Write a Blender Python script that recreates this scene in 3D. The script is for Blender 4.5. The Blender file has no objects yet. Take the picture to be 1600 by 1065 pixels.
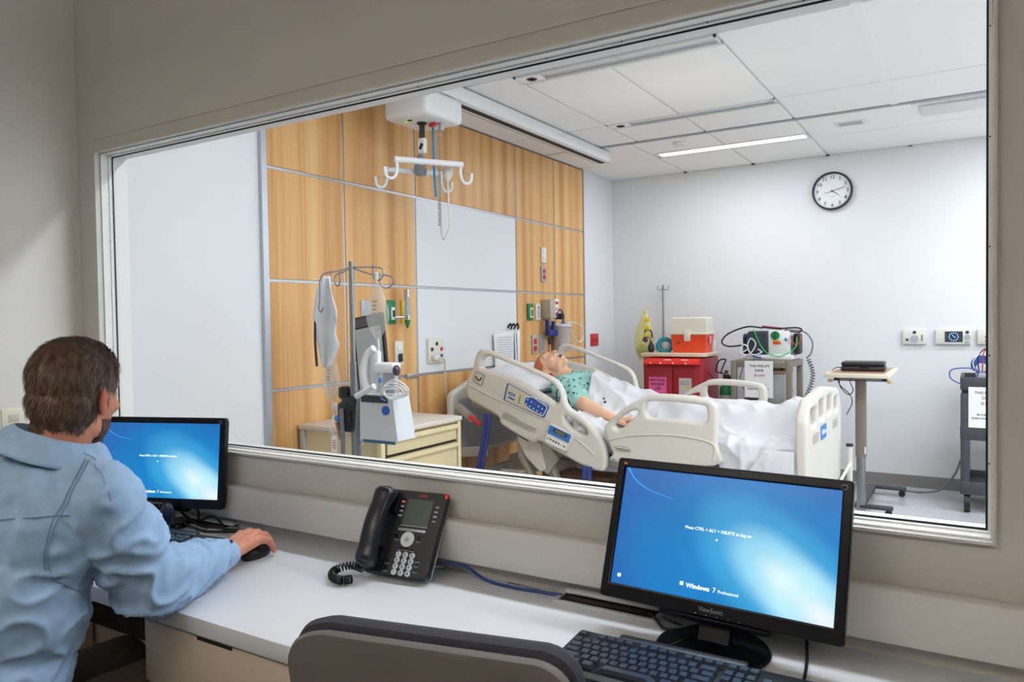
import bpy, bmesh, math, random
from mathutils import Vector, Matrix, noise, Euler
random.seed(7)
SC = bpy.context.scene
COL = SC.collection
PI = math.pi
V = Vector

# ---------------------------------------------------------------- camera
F_PX, YAW, PITCH, ROLL, CAM_H = 1176.29, 0.5523, -0.0269, -0.0149, 1.3781
cam_d = bpy.data.cameras.new('camera'); cam = bpy.data.objects.new('camera', cam_d); COL.objects.link(cam)
cam_d.sensor_fit = 'HORIZONTAL'; cam_d.sensor_width = 36.0; cam_d.lens = F_PX / 1600.0 * 36.0
cam_d.clip_start = 0.02; cam_d.clip_end = 100
_f = V((-math.sin(YAW) * math.cos(PITCH), math.cos(YAW) * math.cos(PITCH), math.sin(PITCH)))
_r = V((math.cos(YAW), math.sin(YAW), 0)); _u = _r.cross(_f)
_r2 = _r * math.cos(ROLL) + _u * math.sin(ROLL); _u2 = _u * math.cos(ROLL) - _r * math.sin(ROLL)
_m = Matrix((_r2, _u2, -_f)).transposed().to_4x4(); _m.translation = (0, 0, CAM_H)
cam.matrix_world = _m
SC.camera = cam

# ---------------------------------------------------------------- world, exposure, lights
SC.view_settings.view_transform = 'Standard'; SC.view_settings.look = 'None'
SC.view_settings.gamma = 1.0; SC.view_settings.use_curve_mapping = False
SC.view_settings.exposure = 0.0
wd = bpy.data.worlds.new('world'); SC.world = wd; wd.use_nodes = True
wd.node_tree.nodes['Background'].inputs[0].default_value = (0.75, 0.85, 1.0, 1)
wd.node_tree.nodes['Background'].inputs[1].default_value = 0.3

def area(name, loc, size, power, color=(1, 1, 1), rot=(0, 0, 0), spread=180):
    l = bpy.data.lights.new(name, 'AREA'); l.shape = 'RECTANGLE'; l.size, l.size_y = size
    l.energy = power; l.color = color; l.spread = math.radians(spread)
    o = bpy.data.objects.new(name, l); COL.objects.link(o); o.location = loc; o.rotation_euler = rot
    return o
COOL = (0.935, 0.995, 1.075)
# ceiling fixtures of the treatment room (their housings are built further down)
area('fixture_glow', (-1.64, 5.95, 2.712), (1.12, 0.11), 14, COOL)
for gx in (0.75, 1.95):
    for gy, pw in ((2.30, 19 if gx < 1 else 12), (3.67, 13), (4.90, 17), (5.95, 16)):
        area('fixture_glow', (gx, gy, 2.712), (1.12, 0.14), pw, COOL)
area('fixture_glow', (-1.75, 2.3, 2.712), (1.12, 0.14), 7.5, COOL)
area('fixture_glow', (-0.50, 2.3, 2.712), (1.12, 0.14), 21, COOL)
# unseen uplights added behind the camera to brighten the upper control-room wall
for gx, pw in ((0.9, 44), (-1.5, 54)): area('control_fill_light', (gx, -0.9, 2.36), (1.1, 0.3), pw, (1.0, 0.965, 0.93), (PI, 0, 0))

# ---------------------------------------------------------------- materials
def lin(c):
    return tuple(((x / 255) / 12.92 if x / 255 <= 0.04045 else ((x / 255 + 0.055) / 1.055) ** 2.4) for x in c)
MATS = {}
def mat(name, rgb, rough=0.5, metal=0.0, var=0.04, scale=8.0, bump=0.0, bscale=200.0, coat=0.0, emit=0.0,
        alpha=1.0, trans=0.0, spec=0.5, stretch=None, sheen=0.0, sss=0.0):
    """procedural principled material: a little tonal noise and optional fine relief"""
    if name in MATS: return MATS[name]
    m = bpy.data.materials.new(name); m.use_nodes = True
    nt = m.node_tree; b = nt.nodes['Principled BSDF']; L = nt.links.new
    c = lin(rgb)
    b.inputs['Roughness'].default_value = rough; b.inputs['Metallic'].default_value = metal
    b.inputs['Specular IOR Level'].default_value = spec
    if coat: b.inputs['Coat Weight'].default_value = coat; b.inputs['Coat Roughness'].default_value = 0.1
    if sheen: b.inputs['Sheen Weight'].default_value = sheen
    if sss:
        b.inputs['Subsurface Weight'].default_value = sss; b.inputs['Subsurface Radius'].default_value = (0.01, 0.004, 0.002)
        b.inputs['Subsurface Scale'].default_value = 0.5
    tc = nt.nodes.new('ShaderNodeTexCoord'); mp = nt.nodes.new('ShaderNodeMapping')
    L(tc.outputs['Object'], mp.inputs[0])
    if stretch: mp.inputs['Scale'].default_value = stretch
    if var > 0:
        n = nt.nodes.new('ShaderNodeTexNoise'); n.inputs['Scale'].default_value = scale; n.inputs['Detail'].default_value = 4
        L(mp.outputs[0], n.inputs['Vector'])
        r = nt.nodes.new('ShaderNodeValToRGB')
        r.color_ramp.elements[0].position = 0.3; r.color_ramp.elements[1].position = 0.7
        r.color_ramp.elements[0].color = tuple(max(0, x * (1 - var)) for x in c) + (1,)
        r.color_ramp.elements[1].color = tuple(min(1, x * (1 + var)) for x in c) + (1,)
        L(n.outputs[0], r.inputs[0]); L(r.outputs[0], b.inputs['Base Color'])
    else:
        b.inputs['Base Color'].default_value = c + (1,)
    if bump > 0:
        n2 = nt.nodes.new('ShaderNodeTexNoise'); n2.inputs['Scale'].default_value = bscale; n2.inputs['Detail'].default_value = 3
        L(mp.outputs[0], n2.inputs['Vector'])
        bp = nt.nodes.new('ShaderNodeBump'); bp.inputs['Strength'].default_value = bump; bp.inputs['Distance'].default_value = 0.002
        L(n2.outputs[0], bp.inputs['Height']); L(bp.outputs[0], b.inputs['Normal'])
    if emit:
        b.inputs['Emission Color'].default_value = c + (1,); b.inputs['Emission Strength'].default_value = emit
    if trans: b.inputs['Transmission Weight'].default_value = trans
    if alpha < 1: b.inputs['Alpha'].default_value = alpha
    MATS[name] = m
    return m

# ---------------------------------------------------------------- mesh helpers
class MB:
    def __init__(s, M=None): s.v = []; s.f = []; s.M = M
    def add(s, vs, fs):
        o = len(s.v)
        s.v += [tuple(s.M @ V(p)) for p in vs] if s.M else [tuple(p) for p in vs]
        s.f += [tuple(i + o for i in f) for f in fs]
        return s
    def box(s, x0, x1, y0, y1, z0, z1):
        return s.add([(x0, y0, z0), (x1, y0, z0), (x1, y1, z0), (x0, y1, z0), (x0, y0, z1), (x1, y0, z1), (x1, y1, z1), (x0, y1, z1)],
                     [(0, 3, 2, 1), (4, 5, 6, 7), (0, 1, 5, 4), (1, 2, 6, 5), (2, 3, 7, 6), (3, 0, 4, 7)])
    def bm(s, b, M=None):
        b.verts.index_update()
        s.add([(M @ v.co if M else v.co.copy()) for v in b.verts], [[v.index for v in f.verts] for f in b.faces]); b.free(); return s
    def rbox(s, c, size, r=0.01, seg=2, rot=None):
        b = bmesh.new(); bmesh.ops.create_cube(b, size=1.0)
        for v in b.verts: v.co = V((v.co.x * size[0], v.co.y * size[1], v.co.z * size[2]))
        r = min(r, min(size) * 0.49)
        bmesh.ops.bevel(b, geom=b.edges[:], offset=r, segments=seg, profile=0.5, affect='EDGES')
        M = Matrix.Translation(c)
        if rot: M = M @ Euler(rot).to_matrix().to_4x4()
        return s.bm(b, M)
    def cyl(s, p0, p1, r0, r1=None, n=16, caps=True):
        r1 = r0 if r1 is None else r1
        p0, p1 = V(p0), V(p1); d = (p1 - p0)
        q = d.to_track_quat('Z', 'Y').to_matrix() if d.length > 0 else Matrix.Identity(3)
        vs = []
        for p, r in ((p0, r0), (p1, r1)):
            for i in range(n):
                a = 2 * PI * i / n; vs.append(p + q @ V((r * math.cos(a), r * math.sin(a), 0)))
        fs = [(i, (i + 1) % n, n + (i + 1) % n, n + i) for i in range(n)]
        if caps: fs += [tuple(range(n))[::-1], tuple(range(n, 2 * n))]
        return s.add(vs, fs)
    def loft(s, rings, close=True, caps=True):
        n = len(rings[0]); vs = [p for r in rings for p in r]; fs = []
        for k in range(len(rings) - 1):
            for i in range(n if close else n - 1):
                j = (i + 1) % n; fs.append((k * n + i, k * n + j, (k + 1) * n + j, (k + 1) * n + i))
        if caps and close:
            fs.append(tuple(range(n))[::-1]); o = (len(rings) - 1) * n; fs.append(tuple(range(o, o + n)))
        return s.add(vs, fs)
    def tube(s, pts, r, n=8, closed=False, smooth=0):
        pts = [V(p) for p in pts]
        if smooth: pts = catmull(pts, smooth, closed)
        m = len(pts); rr = r if isinstance(r, (list, tuple)) else None
        def tan(i):
            if closed: return (pts[(i + 1) % m] - pts[i - 1]).normalized()
            return (pts[min(i + 1, m - 1)] - pts[max(i - 1, 0)]).normalized()
        t = tan(0); up = V((0, 0, 1)) if abs(t.z) < 0.9 else V((1, 0, 0))
        nrm = (up - t * up.dot(t)).normalized(); rings = []
        for i in range(m):
            t = tan(i); nrm = nrm - t * nrm.dot(t)
            nrm = nrm.normalized() if nrm.length > 1e-6 else t.orthogonal().normalized()
            bn = t.cross(nrm); ri = r
            if rr: ri = rr[0] + (rr[1] - rr[0]) * i / max(1, m - 1)
            rings.append([pts[i] + (nrm * math.cos(2 * PI * k / n) + bn * math.sin(2 * PI * k / n)) * ri for k in range(n)])
        if closed: rings.append(rings[0]); return s.loft(rings, True, False)
        return s.loft(rings)
    def lathe(s, prof, c=(0, 0, 0), n=24, R=None):
        rings = []
        for r, z in prof:
            ring = []
            for i in range(n):
                p = V((r * math.cos(2 * PI * i / n), r * math.sin(2 * PI * i / n), z))
                ring.append((R @ p if R else p) + V(c))
            rings.append(ring)
        return s.loft(rings)
    def ell(s, c, rad, rot=None, u=20, v=12):
        b = bmesh.new(); bmesh.ops.create_uvsphere(b, u_segments=u, v_segments=v, radius=1.0)
        M = Matrix.Translation(c) @ (rot.to_4x4() if rot else Matrix.Identity(4)) @ Matrix.Diagonal((rad[0], rad[1], rad[2], 1))
        return s.bm(b, M)
    def cap(s, p0, p1, r0, r1, n=14, k=5):
        """tapered capsule"""
        p0, p1 = V(p0), V(p1); d = p1 - p0; q = d.to_track_quat('Z', 'Y').to_matrix(); L = d.length; prof = []
        for i in range(k): a = -PI / 2 + PI / 2 * (i + 0.25) / k; prof.append((r0 * math.cos(a), r0 * math.sin(a)))
        prof.append((r0, 0)); prof.append((r1, L))
        for i in range(1, k + 1): a = PI / 2 * (i - 0.25) / k; prof.append((r1 * math.cos(a), L + r1 * math.sin(a)))
        return s.lathe(prof, p0, n, q)
    def chain(s, pts, radii, n=14):
        for a, b, ra, rb in zip(pts[:-1], pts[1:], radii[:-1], radii[1:]): s.cap(a, b, ra, rb, n)
        return s
    def grid(s, nx, ny, fn):
        vs = [fn(i / (nx - 1), j / (ny - 1)) for j in range(ny) for i in range(nx)]
        fs = [(j * nx + i, j * nx + i + 1, (j + 1) * nx + i + 1, (j + 1) * nx + i) for j in range(ny - 1) for i in range(nx - 1)]
        return s.add(vs, fs)
    def mesh(s, name):
        me = bpy.data.meshes.new(name); me.from_pydata(s.v, [], s.f); me.validate(); me.update(); return me
    def build(s, name, m, parent=None, ang=38, smooth=True, solid=0, fix=True):
        me = s.mesh(name)
        if fix:
            b = bmesh.new(); b.from_mesh(me); bmesh.ops.recalc_face_normals(b, faces=b.faces[:]); b.to_mesh(me); b.free()
        return finish(name, me, m, parent, ang, smooth, solid)

def finish(name, me, m, parent=None, ang=38, smooth=True, solid=0):
    if smooth:
        me.shade_smooth()
        me.set_sharp_from_angle(angle=math.radians(ang))
    me.materials.clear(); me.materials.append(m)
    o = bpy.data.objects.new(name, me); COL.objects.link(o)
    if parent: o.parent = parent
    if solid:
        md = o.modifiers.new('thickness', 'SOLIDIFY'); md.thickness = solid; md.offset = 0
    return o

def catmull(p, k, closed=False):
    out = []; n = len(p)
    for i in range(n if closed else n - 1):
        p0 = p[i - 1] if (i > 0 or closed) else p[0] * 2 - p[1]; p1 = p[i]; p2 = p[(i + 1) % n]
        p3 = p[(i + 2) % n] if (i + 2 < n or closed) else p[-1] * 2 - p[-2]
        for j in range(k):
            t = j / k
            out.append(0.5 * ((2 * p1) + (p2 - p0) * t + (2 * p0 - 5 * p1 + 4 * p2 - p3) * t * t + (3 * p1 - p0 - 3 * p2 + p3) * t ** 3))
    if not closed: out.append(p[-1])
    return out

def fillet(pts, rad, seg=5):
    """round the corners of a 2-D polygon; rad is one value or one per corner"""
    n = len(pts); out = []
    for i in range(n):
        r = rad[i] if isinstance(rad, (list, tuple)) else rad
        p = V(pts[i]); a = V(pts[i - 1]) - p; b = V(pts[(i + 1) % n]) - p
        if r <= 0: out.append(tuple(p)); continue
        la, lb = a.length, b.length; a.normalize(); b.normalize()
        ang = a.angle(b)
        if ang > PI - 0.02: out.append(tuple(p)); continue
        d = min(r / math.tan(ang / 2), la * 0.48, lb * 0.48)
        s, e = p + a * d, p + b * d
        for k in range(seg + 1):
            t = k / seg; out.append(tuple((1 - t) ** 2 * s + 2 * t * (1 - t) * p + t * t * e))
    return out

def slab_mesh(loops, thick, bevel=0.0, res=2):
    """flat plate with holes and rounded rims from 2-D loops, lying in XY, centred on z = 0"""
    cu = bpy.data.curves.new('tmp', 'CURVE'); cu.dimensions = '2D'; cu.fill_mode = 'BOTH'
    bevel = min(bevel, thick * 0.49)
    cu.extrude = thick / 2 - bevel; cu.bevel_depth = bevel; cu.bevel_resolution = res; cu.offset = -bevel
    for lp in loops:
        sp = cu.splines.new('POLY'); sp.points.add(len(lp) - 1)
        for q, p in zip(sp.points, lp): q.co = (p[0], p[1], 0, 1)
        sp.use_cyclic_u = True
    o = bpy.data.objects.new('tmp', cu); COL.objects.link(o)
    dg = bpy.context.evaluated_depsgraph_get()
    me = bpy.data.meshes.new_from_object(o.evaluated_get(dg))
    bpy.data.objects.remove(o); bpy.data.curves.remove(cu)
    return me

def frame(o, x, y):
    """matrix with origin o, local X along x, local Y along y"""
    x = V(x).normalized(); y = V(y); y = (y - x * y.dot(x)).normalized(); z = x.cross(y)
    M = Matrix((x, y, z)).transposed().to_4x4(); M.translation = V(o); return M

def slab(name, loops, thick, m, parent=None, M=None, bevel=0.0, res=2, ang=40):
    me = slab_mesh(loops, thick, bevel, res)
    if M: me.transform(M)
    return finish(name, me, m, parent, ang)

def text(name, s, size, m, parent, M, depth=0.0004, align='CENTER', bold=0.0, sx=1.0, valign='CENTER'):
    cu = bpy.data.curves.new('tmp', 'FONT'); cu.body = s; cu.size = size; cu.align_x = align; cu.align_y = valign
    cu.extrude = depth; cu.offset = bold; cu.resolution_u = 2
    o = bpy.data.objects.new('tmp', cu); COL.objects.link(o)
    dg = bpy.context.evaluated_depsgraph_get()
    me = bpy.data.meshes.new_from_object(o.evaluated_get(dg))
    bpy.data.objects.remove(o); bpy.data.curves.remove(cu)
    me.transform(M @ Matrix.Diagonal((sx, 1, 1, 1)))
    return finish(name, me, m, parent, smooth=False)

def remesh(mb, voxel, smooth=4, fac=0.5, decimate=0):
    me = mb.mesh('tmp'); o = bpy.data.objects.new('tmp', me); COL.objects.link(o)
    r = o.modifiers.new('r', 'REMESH'); r.mode = 'VOXEL'; r.voxel_size = voxel
    if smooth:
        q = o.modifiers.new('s', 'SMOOTH'); q.iterations = smooth; q.factor = fac
    if decimate:
        d = o.modifiers.new('d', 'DECIMATE'); d.ratio = decimate
    dg = bpy.context.evaluated_depsgraph_get()
    out = bpy.data.meshes.new_from_object(o.evaluated_get(dg)); bpy.data.objects.remove(o)
    return out

def fbm(p, sc, o=3):
    return noise.fractal(V(p) * sc, 1.0, 2.0, o)

def adopt(o, parent):
    M = Matrix.Translation(parent.location) @ parent.rotation_euler.to_matrix().to_4x4()
    o.data.transform(M.inverted()); o.parent = parent; return o

# ---------------------------------------------------------------- scene-tree helpers
def tag(o, label=None, cat=None, group=None, kind=None):
    if label: o['label'] = label
    if cat: o['category'] = cat
    if group: o['group'] = group
    if kind: o['kind'] = kind
    return o
def thing(name, label, cat, loc=(0, 0, 0), rz=0.0, group=None):
    o = bpy.data.objects.new(name, None); COL.objects.link(o); o.empty_display_size = 0.05
    o.location = loc; o.rotation_euler = (0, 0, rz); return tag(o, label, cat, group)
def copy_tree(o, parent=None):
    c = o.copy(); COL.objects.link(c); c.parent = parent
    for ch in o.children: copy_tree(ch, c)
    return c

# ================================================================ THE SETTING
PAINT = mat('wall_paint', (226, 227, 228), 0.75, var=0.008, scale=3, bump=0.0)
PAINT2 = mat('control_wall_paint', (195, 191, 185), 0.8, var=0.015, scale=3, bump=0.10, bscale=350)
FRAMEP = mat('frame_paint', (204, 201, 197), 0.45, var=0.01)
ALU = mat('anodised_aluminium', (186, 190, 196), 0.35, 0.75, var=0.02)
BLACKR = mat('black_rubber', (14, 14, 18), 0.5, var=0.0)
WHITEP = mat('white_board', (228, 230, 231), 0.35, var=0.01)
TILE = mat('ceiling_tile_fibre', (244, 243, 240), 0.9, var=0.012, scale=40, bump=0.12, bscale=500)
TEE = mat('ceiling_tee_white', (226, 226, 225), 0.5, var=0.0)
DARK = mat('dark_recess', (28, 26, 26), 0.7, var=0.0)

def wood_mat(name, a, b, c):
    m = bpy.data.materials.new(name); m.use_nodes = True; nt = m.node_tree; L = nt.links.new
    p = nt.nodes['Principled BSDF']; p.inputs['Roughness'].default_value = 0.42
    tc = nt.nodes.new('ShaderNodeTexCoord')
    def noi(scale, det, vec):
        mp = nt.nodes.new('ShaderNodeMapping'); mp.inputs['Scale'].default_value = vec; L(tc.outputs['Object'], mp.inputs[0])
        n = nt.nodes.new('ShaderNodeTexNoise'); n.inputs['Scale'].default_value = scale; n.inputs['Detail'].default_value = det
        L(mp.outputs[0], n.inputs['Vector']); return n
    leaf = noi(1.0, 0.0, (1, 11, 0.05)); grain = noi(1.0, 4.0, (1, 60, 1.4)); fine = noi(1.0, 3.0, (1, 260, 3.0))
    ad = nt.nodes.new('ShaderNodeMath'); ad.operation = 'MULTIPLY_ADD'; ad.inputs[1].default_value = 0.55
    L(leaf.outputs[0], ad.inputs[0])
    g = nt.nodes.new('ShaderNodeMath'); g.operation = 'MULTIPLY_ADD'; g.inputs[1].default_value = 0.30
    L(grain.outputs[0], g.inputs[0])
    h = nt.nodes.new('ShaderNodeMath'); h.operation = 'MULTIPLY'; h.inputs[1].default_value = 0.15; L(fine.outputs[0], h.inputs[0])
    L(h.outputs[0], g.inputs[2]); L(g.outputs[0], ad.inputs[2])
    r = nt.nodes.new('ShaderNodeValToRGB'); e = r.color_ramp.elements
    e[0].position = 0.36; e[0].color = lin(a) + (1,); e[1].position = 0.64; e[1].color = lin(c) + (1,)
    k = e.new(0.5); k.color = lin(b) + (1,)
    L(ad.outputs[0], r.inputs[0]); L(r.outputs[0], p.inputs['Base Color'])
    return m
WOOD = wood_mat('maple_veneer', (194, 138, 78), (217, 167, 105), (228, 184, 124))

def struct(mb, name, m, parent=None, **k):
    o = mb.build(name, m, parent, smooth=False, **k)
    if not parent: o['kind'] = 'structure'
    return o

GY0, GY1 = 1.6035, 1.715          # faces of the wall that holds the window
XL, XR, ZB, ZT = -2.799, 0.032, 0.961, 2.031
CEIL = 2.7238
SX0, SX1, SY1 = -3.01, 2.70, 6.778   # treatment room
CX0, CX1, CY0 = -2.93, 2.30, -2.20   # control room

# wall with the observation window: four blocks around the opening, one mesh
o_ = 0.004
w = MB()
w.box(CX0 - 0.12, XL + o_, GY0, GY1, 0, CEIL); w.box(XR - o_, SX1, GY0, GY1, 0, CEIL)
w.box(XL + o_, XR - o_, GY0, GY1, 0, ZB + o_); w.box(XL + o_, XR - o_, GY0, GY1, ZT - o_, CEIL)
struct(w, 'wall_front', PAINT2)
struct(MB().box(CX0 - 0.1, CX0, CY0, GY0, 0, CEIL), 'wall_control_left', mat('left_wall_lit_paint', (224, 222, 216), 0.8, var=0.012, scale=3))  # tone raised above the other control walls so its lit patch reads brighter
struct(MB().box(CX1, CX1 + 0.1, CY0, GY0, 0, CEIL), 'wall_control_right', PAINT2)
struct(MB().box(CX0, CX1, CY0 - 0.1, CY0, 0, CEIL), 'wall_control_rear', PAINT2)
struct(MB().box(CX0, CX1, CY0, GY0, CEIL, CEIL + 0.06), 'ceiling_control', mat('control_ceiling', (200, 196, 188), 0.9, var=0.02))
struct(MB().box(CX0, CX1, CY0, GY0, -0.06, 0), 'floor_control', mat('brown_carpet', (92, 70, 52), 0.95, var=0.25, scale=120, bump=0.6, bscale=400))
struct(MB().box(CX0 + 0.001, CX1, GY0 - 0.003, GY0 - 0.0002, ZT + 0.045, ZT + 0.0465), 'trim_1', FRAMEP)
# wiring raceway along the wall above the worktop
r_ = MB(); r_.rbox(((CX0 + CX1) / 2, GY0 - 0.0205, 0.8095), (CX1 - CX0 - 0.002, 0.041, 0.105), 0.006)
tag(r_.build('trim_2', FRAMEP), kind='structure')

# window_1: frame, stop, gasket, screws, pane
def ring(mb, a, b, y0, y1):
    x0, x1, z0, z1 = XL + a, XR - a, ZB + a, ZT - a; u0, u1, v0, v1 = XL + b, XR - b, ZB + b, ZT - b
    mb.box(x0, x1, y0, y1, z0, v0); mb.box(x0, x1, y0, y1, v1, z1); mb.box(x0, u0, y0, y1, v0, v1); mb.box(u1, x1, y0, y1, v0, v1)
    return mb
win = ring(MB(), 0.0, 0.0055, 1.590, 1.6033).build('window_1', FRAMEP, smooth=False); tag(win, kind='structure')
ring(MB(), 0.0042, 0.0085, 1.612, GY1 - 0.001).build('frame_reveal', mat('reveal_lit_paint', (230, 229, 226), 0.45, var=0.01), win, smooth=False)  # frame paint lightened to stand for the strong light on the reveal
ring(MB(), 0.0086, 0.0122, 1.640, 1.652).build('glazing_stop', mat('stop_paint', (232, 232, 230), 0.4, var=0), win, smooth=False)
ring(MB(), 0.0105, 0.0160, 1.6522, 1.6555).build('gasket', BLACKR, win, smooth=False)
gm = bpy.data.materials.new('window_glass'); gm.use_nodes = True; nt = gm.node_tree; nt.nodes.clear()
_o = nt.nodes.new('ShaderNodeOutputMaterial'); _t = nt.nodes.new('ShaderNodeBsdfTransparent'); _t.inputs[0].default_value = (0.985, 0.99, 0.99, 1)
_g = nt.nodes.new('ShaderNodeBsdfGlossy'); _g.inputs['Roughness'].default_value = 0.0
_x = nt.nodes.new('ShaderNodeMixShader'); _x.inputs[0].default_value = 0.008
nt.links.new(_t.outputs[0], _x.inputs[1]); nt.links.new(_g.outputs[0], _x.inputs[2]); nt.links.new(_x.outputs[0], _o.inputs[0])
MB().box(XL + 0.0087, XR - 0.0087, 1.656, 1.662, ZB + 0.0087, ZT - 0.0087).build('glass_pane', gm, win, smooth=False)
sm = MB().cyl((0, 0, 0), (0, -0.002, 0), 0.0016, n=8).mesh('screw'); sm.materials.append(mat('screw_steel', (70, 70, 72), 0.4, 0.8, var=0))
def screw(x, z):
    o = bpy.data.objects.new('screw', sm); COL.objects.link(o); o.location = (x, 1.640, z); o.parent = win
for i in range(14): screw(XL + 0.1 + i * 0.2, ZT - 0.0104)
for i in range(5): screw(XL + 0.0104, ZB + 0.14 + i * 0.2); screw(XR - 0.0104, ZB + 0.14 + i * 0.2)

# ---------------------------------------------------------------- treatment room shell
floor_m = mat('vinyl_floor', (200, 202, 205), 0.16, var=0.03, scale=6, coat=0.3)
struct(MB().box(SX0, SX1, GY1, SY1, -0.06, 0), 'floor', floor_m)
back = struct(MB().box(SX0 - 0.1, SX1, SY1, SY1 + 0.1, 0, CEIL + 0.1), 'wall_back', PAINT)
struct(MB().box(SX1, SX1 + 0.1, GY1, SY1, 0, CEIL), 'wall_right', PAINT)
wl = struct(MB().box(SX0 - 0.1, SX0, GY1, SY1, 0, CEIL), 'wall_left', PAINT)
BASE = mat('vinyl_baseboard', (132, 130, 126), 0.5, var=0.02)
struct(MB().box(SX0, SX1, SY1 - 0.008, SY1, 0, 0.095), 'baseboard_back', BASE)
struct(MB().box(SX0, SX0 + 0.008, 6.12, SY1 - 0.008, 0, 0.095), 'baseboard_left', BASE)
# panelling: wood and white panels in an aluminium grid
cols = [2.554, 3.0915, 3.7167, 4.928, 5.542, 6.0936]; rows = [0.02, 1.0455, 1.5974, 2.1604, 2.716]
WX = -2.988; sgap = 0.008
for i in range(5):
    for j in range(4):
        white = (i == 2 and j in (1, 2))
        y0, y1, z0, z1 = cols[i] + sgap, cols[i + 1] - sgap, rows[j] + sgap, rows[j + 1] - sgap
        p = MB().rbox(((SX0 + WX) / 2 + 0.0005, (y0 + y1) / 2, (z0 + z1) / 2), (WX - SX0 - 0.001, y1 - y0, z1 - z0), 0.002, 1)
        p.build('white_panel' if white else 'wood_panel', WHITEP if white else WOOD, wl, smooth=False)
for j in range(1, 4):
    MB().box(SX0, WX - 0.004, cols[0], cols[-1], rows[j] - sgap + 0.001, rows[j] + sgap - 0.001).build('trim_strip', ALU, wl, smooth=False)
for i in range(1, 5):
    for j in range(4):
        if i in (2, 3) or True:
            MB().box(SX0, WX - 0.005, cols[i] - sgap + 0.001, cols[i] + sgap - 0.001, rows[j] + sgap, rows[j + 1] - sgap).build('trim_strip', ALU, wl, smooth=False)
MB().box(SX0, WX + 0.004, cols[0] - 0.03, cols[0] + 0.004, 0.02, 2.716).build('edge_trim', ALU, wl, smooth=False)
MB().box(SX0, WX + 0.003, cols[-1] - 0.003, cols[-1] + 0.012, 0.02, 2.716).build('edge_trim', ALU, wl, smooth=False)
MB().box(SX0, WX + 0.006, cols[0], cols[-1], 2.712, CEIL - 0.001).build('edge_trim', ALU, wl, smooth=False)
MB().rbox((WX + 0.006, 3.655, 1.046), (0.016, 0.115, 0.026), 0.002).build('equipment_rail', ALU, wl)

# ---------------------------------------------------------------- suspended ceiling
cl = struct(MB().box(SX0, SX1, GY1, SY1, CEIL + 0.006, CEIL + 0.06), 'ceiling', TEE)
xsA = [SX0, -2.19, -1.663, -1.053, -0.443, 0.166, 0.776, 1.386, 1.995, SX1]; xsB = [SX0, -2.272] + xsA[2:]
ysA = [GY1, 2.36, 3.58, 4.84, 5.40]; ysB = [5.425, 6.065, SY1]
slots = [(-2.19, -1.053, 3.60, 3.72), (-2.19, -1.053, 4.83, 4.95)]
def tile(x0, x1, y0, y1):
    g = 0.007
    MB().rbox(((x0 + x1) / 2, (y0 + y1) / 2, CEIL + 0.001), (x1 - x0 - 2 * g, y1 - y0 - 2 * g, 0.010), 0.003, 1).build('ceiling_tile', TILE, cl, smooth=False)
for k, (xs, ys) in enumerate(((xsA, ysA), (xsB, ysB))):
    for i in range(len(xs) - 1):
        for j in range(len(ys) - 1):
            y0, y1 = ys[j], ys[j + 1]
            if k == 0 and i in (1, 2):
                if j == 2: y0 = 3.74
                if j == 3: y0 = 4.97
                if j == 1: y1 = 3.58
            if k == 1 and j == 0 and i in (1, 2): y1 = 5.885
            tile(xs[i], xs[i + 1], y0, y1)
for y0, y1 in ((GY1, 5.40), (5.43, SY1)):
    MB().box(-0.443 - 0.022, -0.443 + 0.022, y0, y1, CEIL - 0.0065, CEIL + 0.006).build('ceiling_tee', TILE, cl, smooth=False)
for x in xsB[1:6]: MB().box(x - 0.014, x + 0.014, SY1 - 0.012, SY1 - 0.001, CEIL - 0.012, CEIL - 0.002).build('tee_clip', DARK, cl, smooth=False)
t_ = MB(); t_.box(-2.60, SX1, 5.402, 5.410, CEIL - 0.014, CEIL + 0.004); t_.box(-2.60, SX1, 5.416, 5.424, CEIL - 0.014, CEIL + 0.004)
t_.box(-2.60, SX1, 5.402, 5.424, CEIL - 0.002, CEIL + 0.004)
tr = t_.build('curtain_track', ALU, smooth=False); tag(tr, 'long aluminium curtain track crossing the tiled ceiling', 'curtain track')

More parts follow.
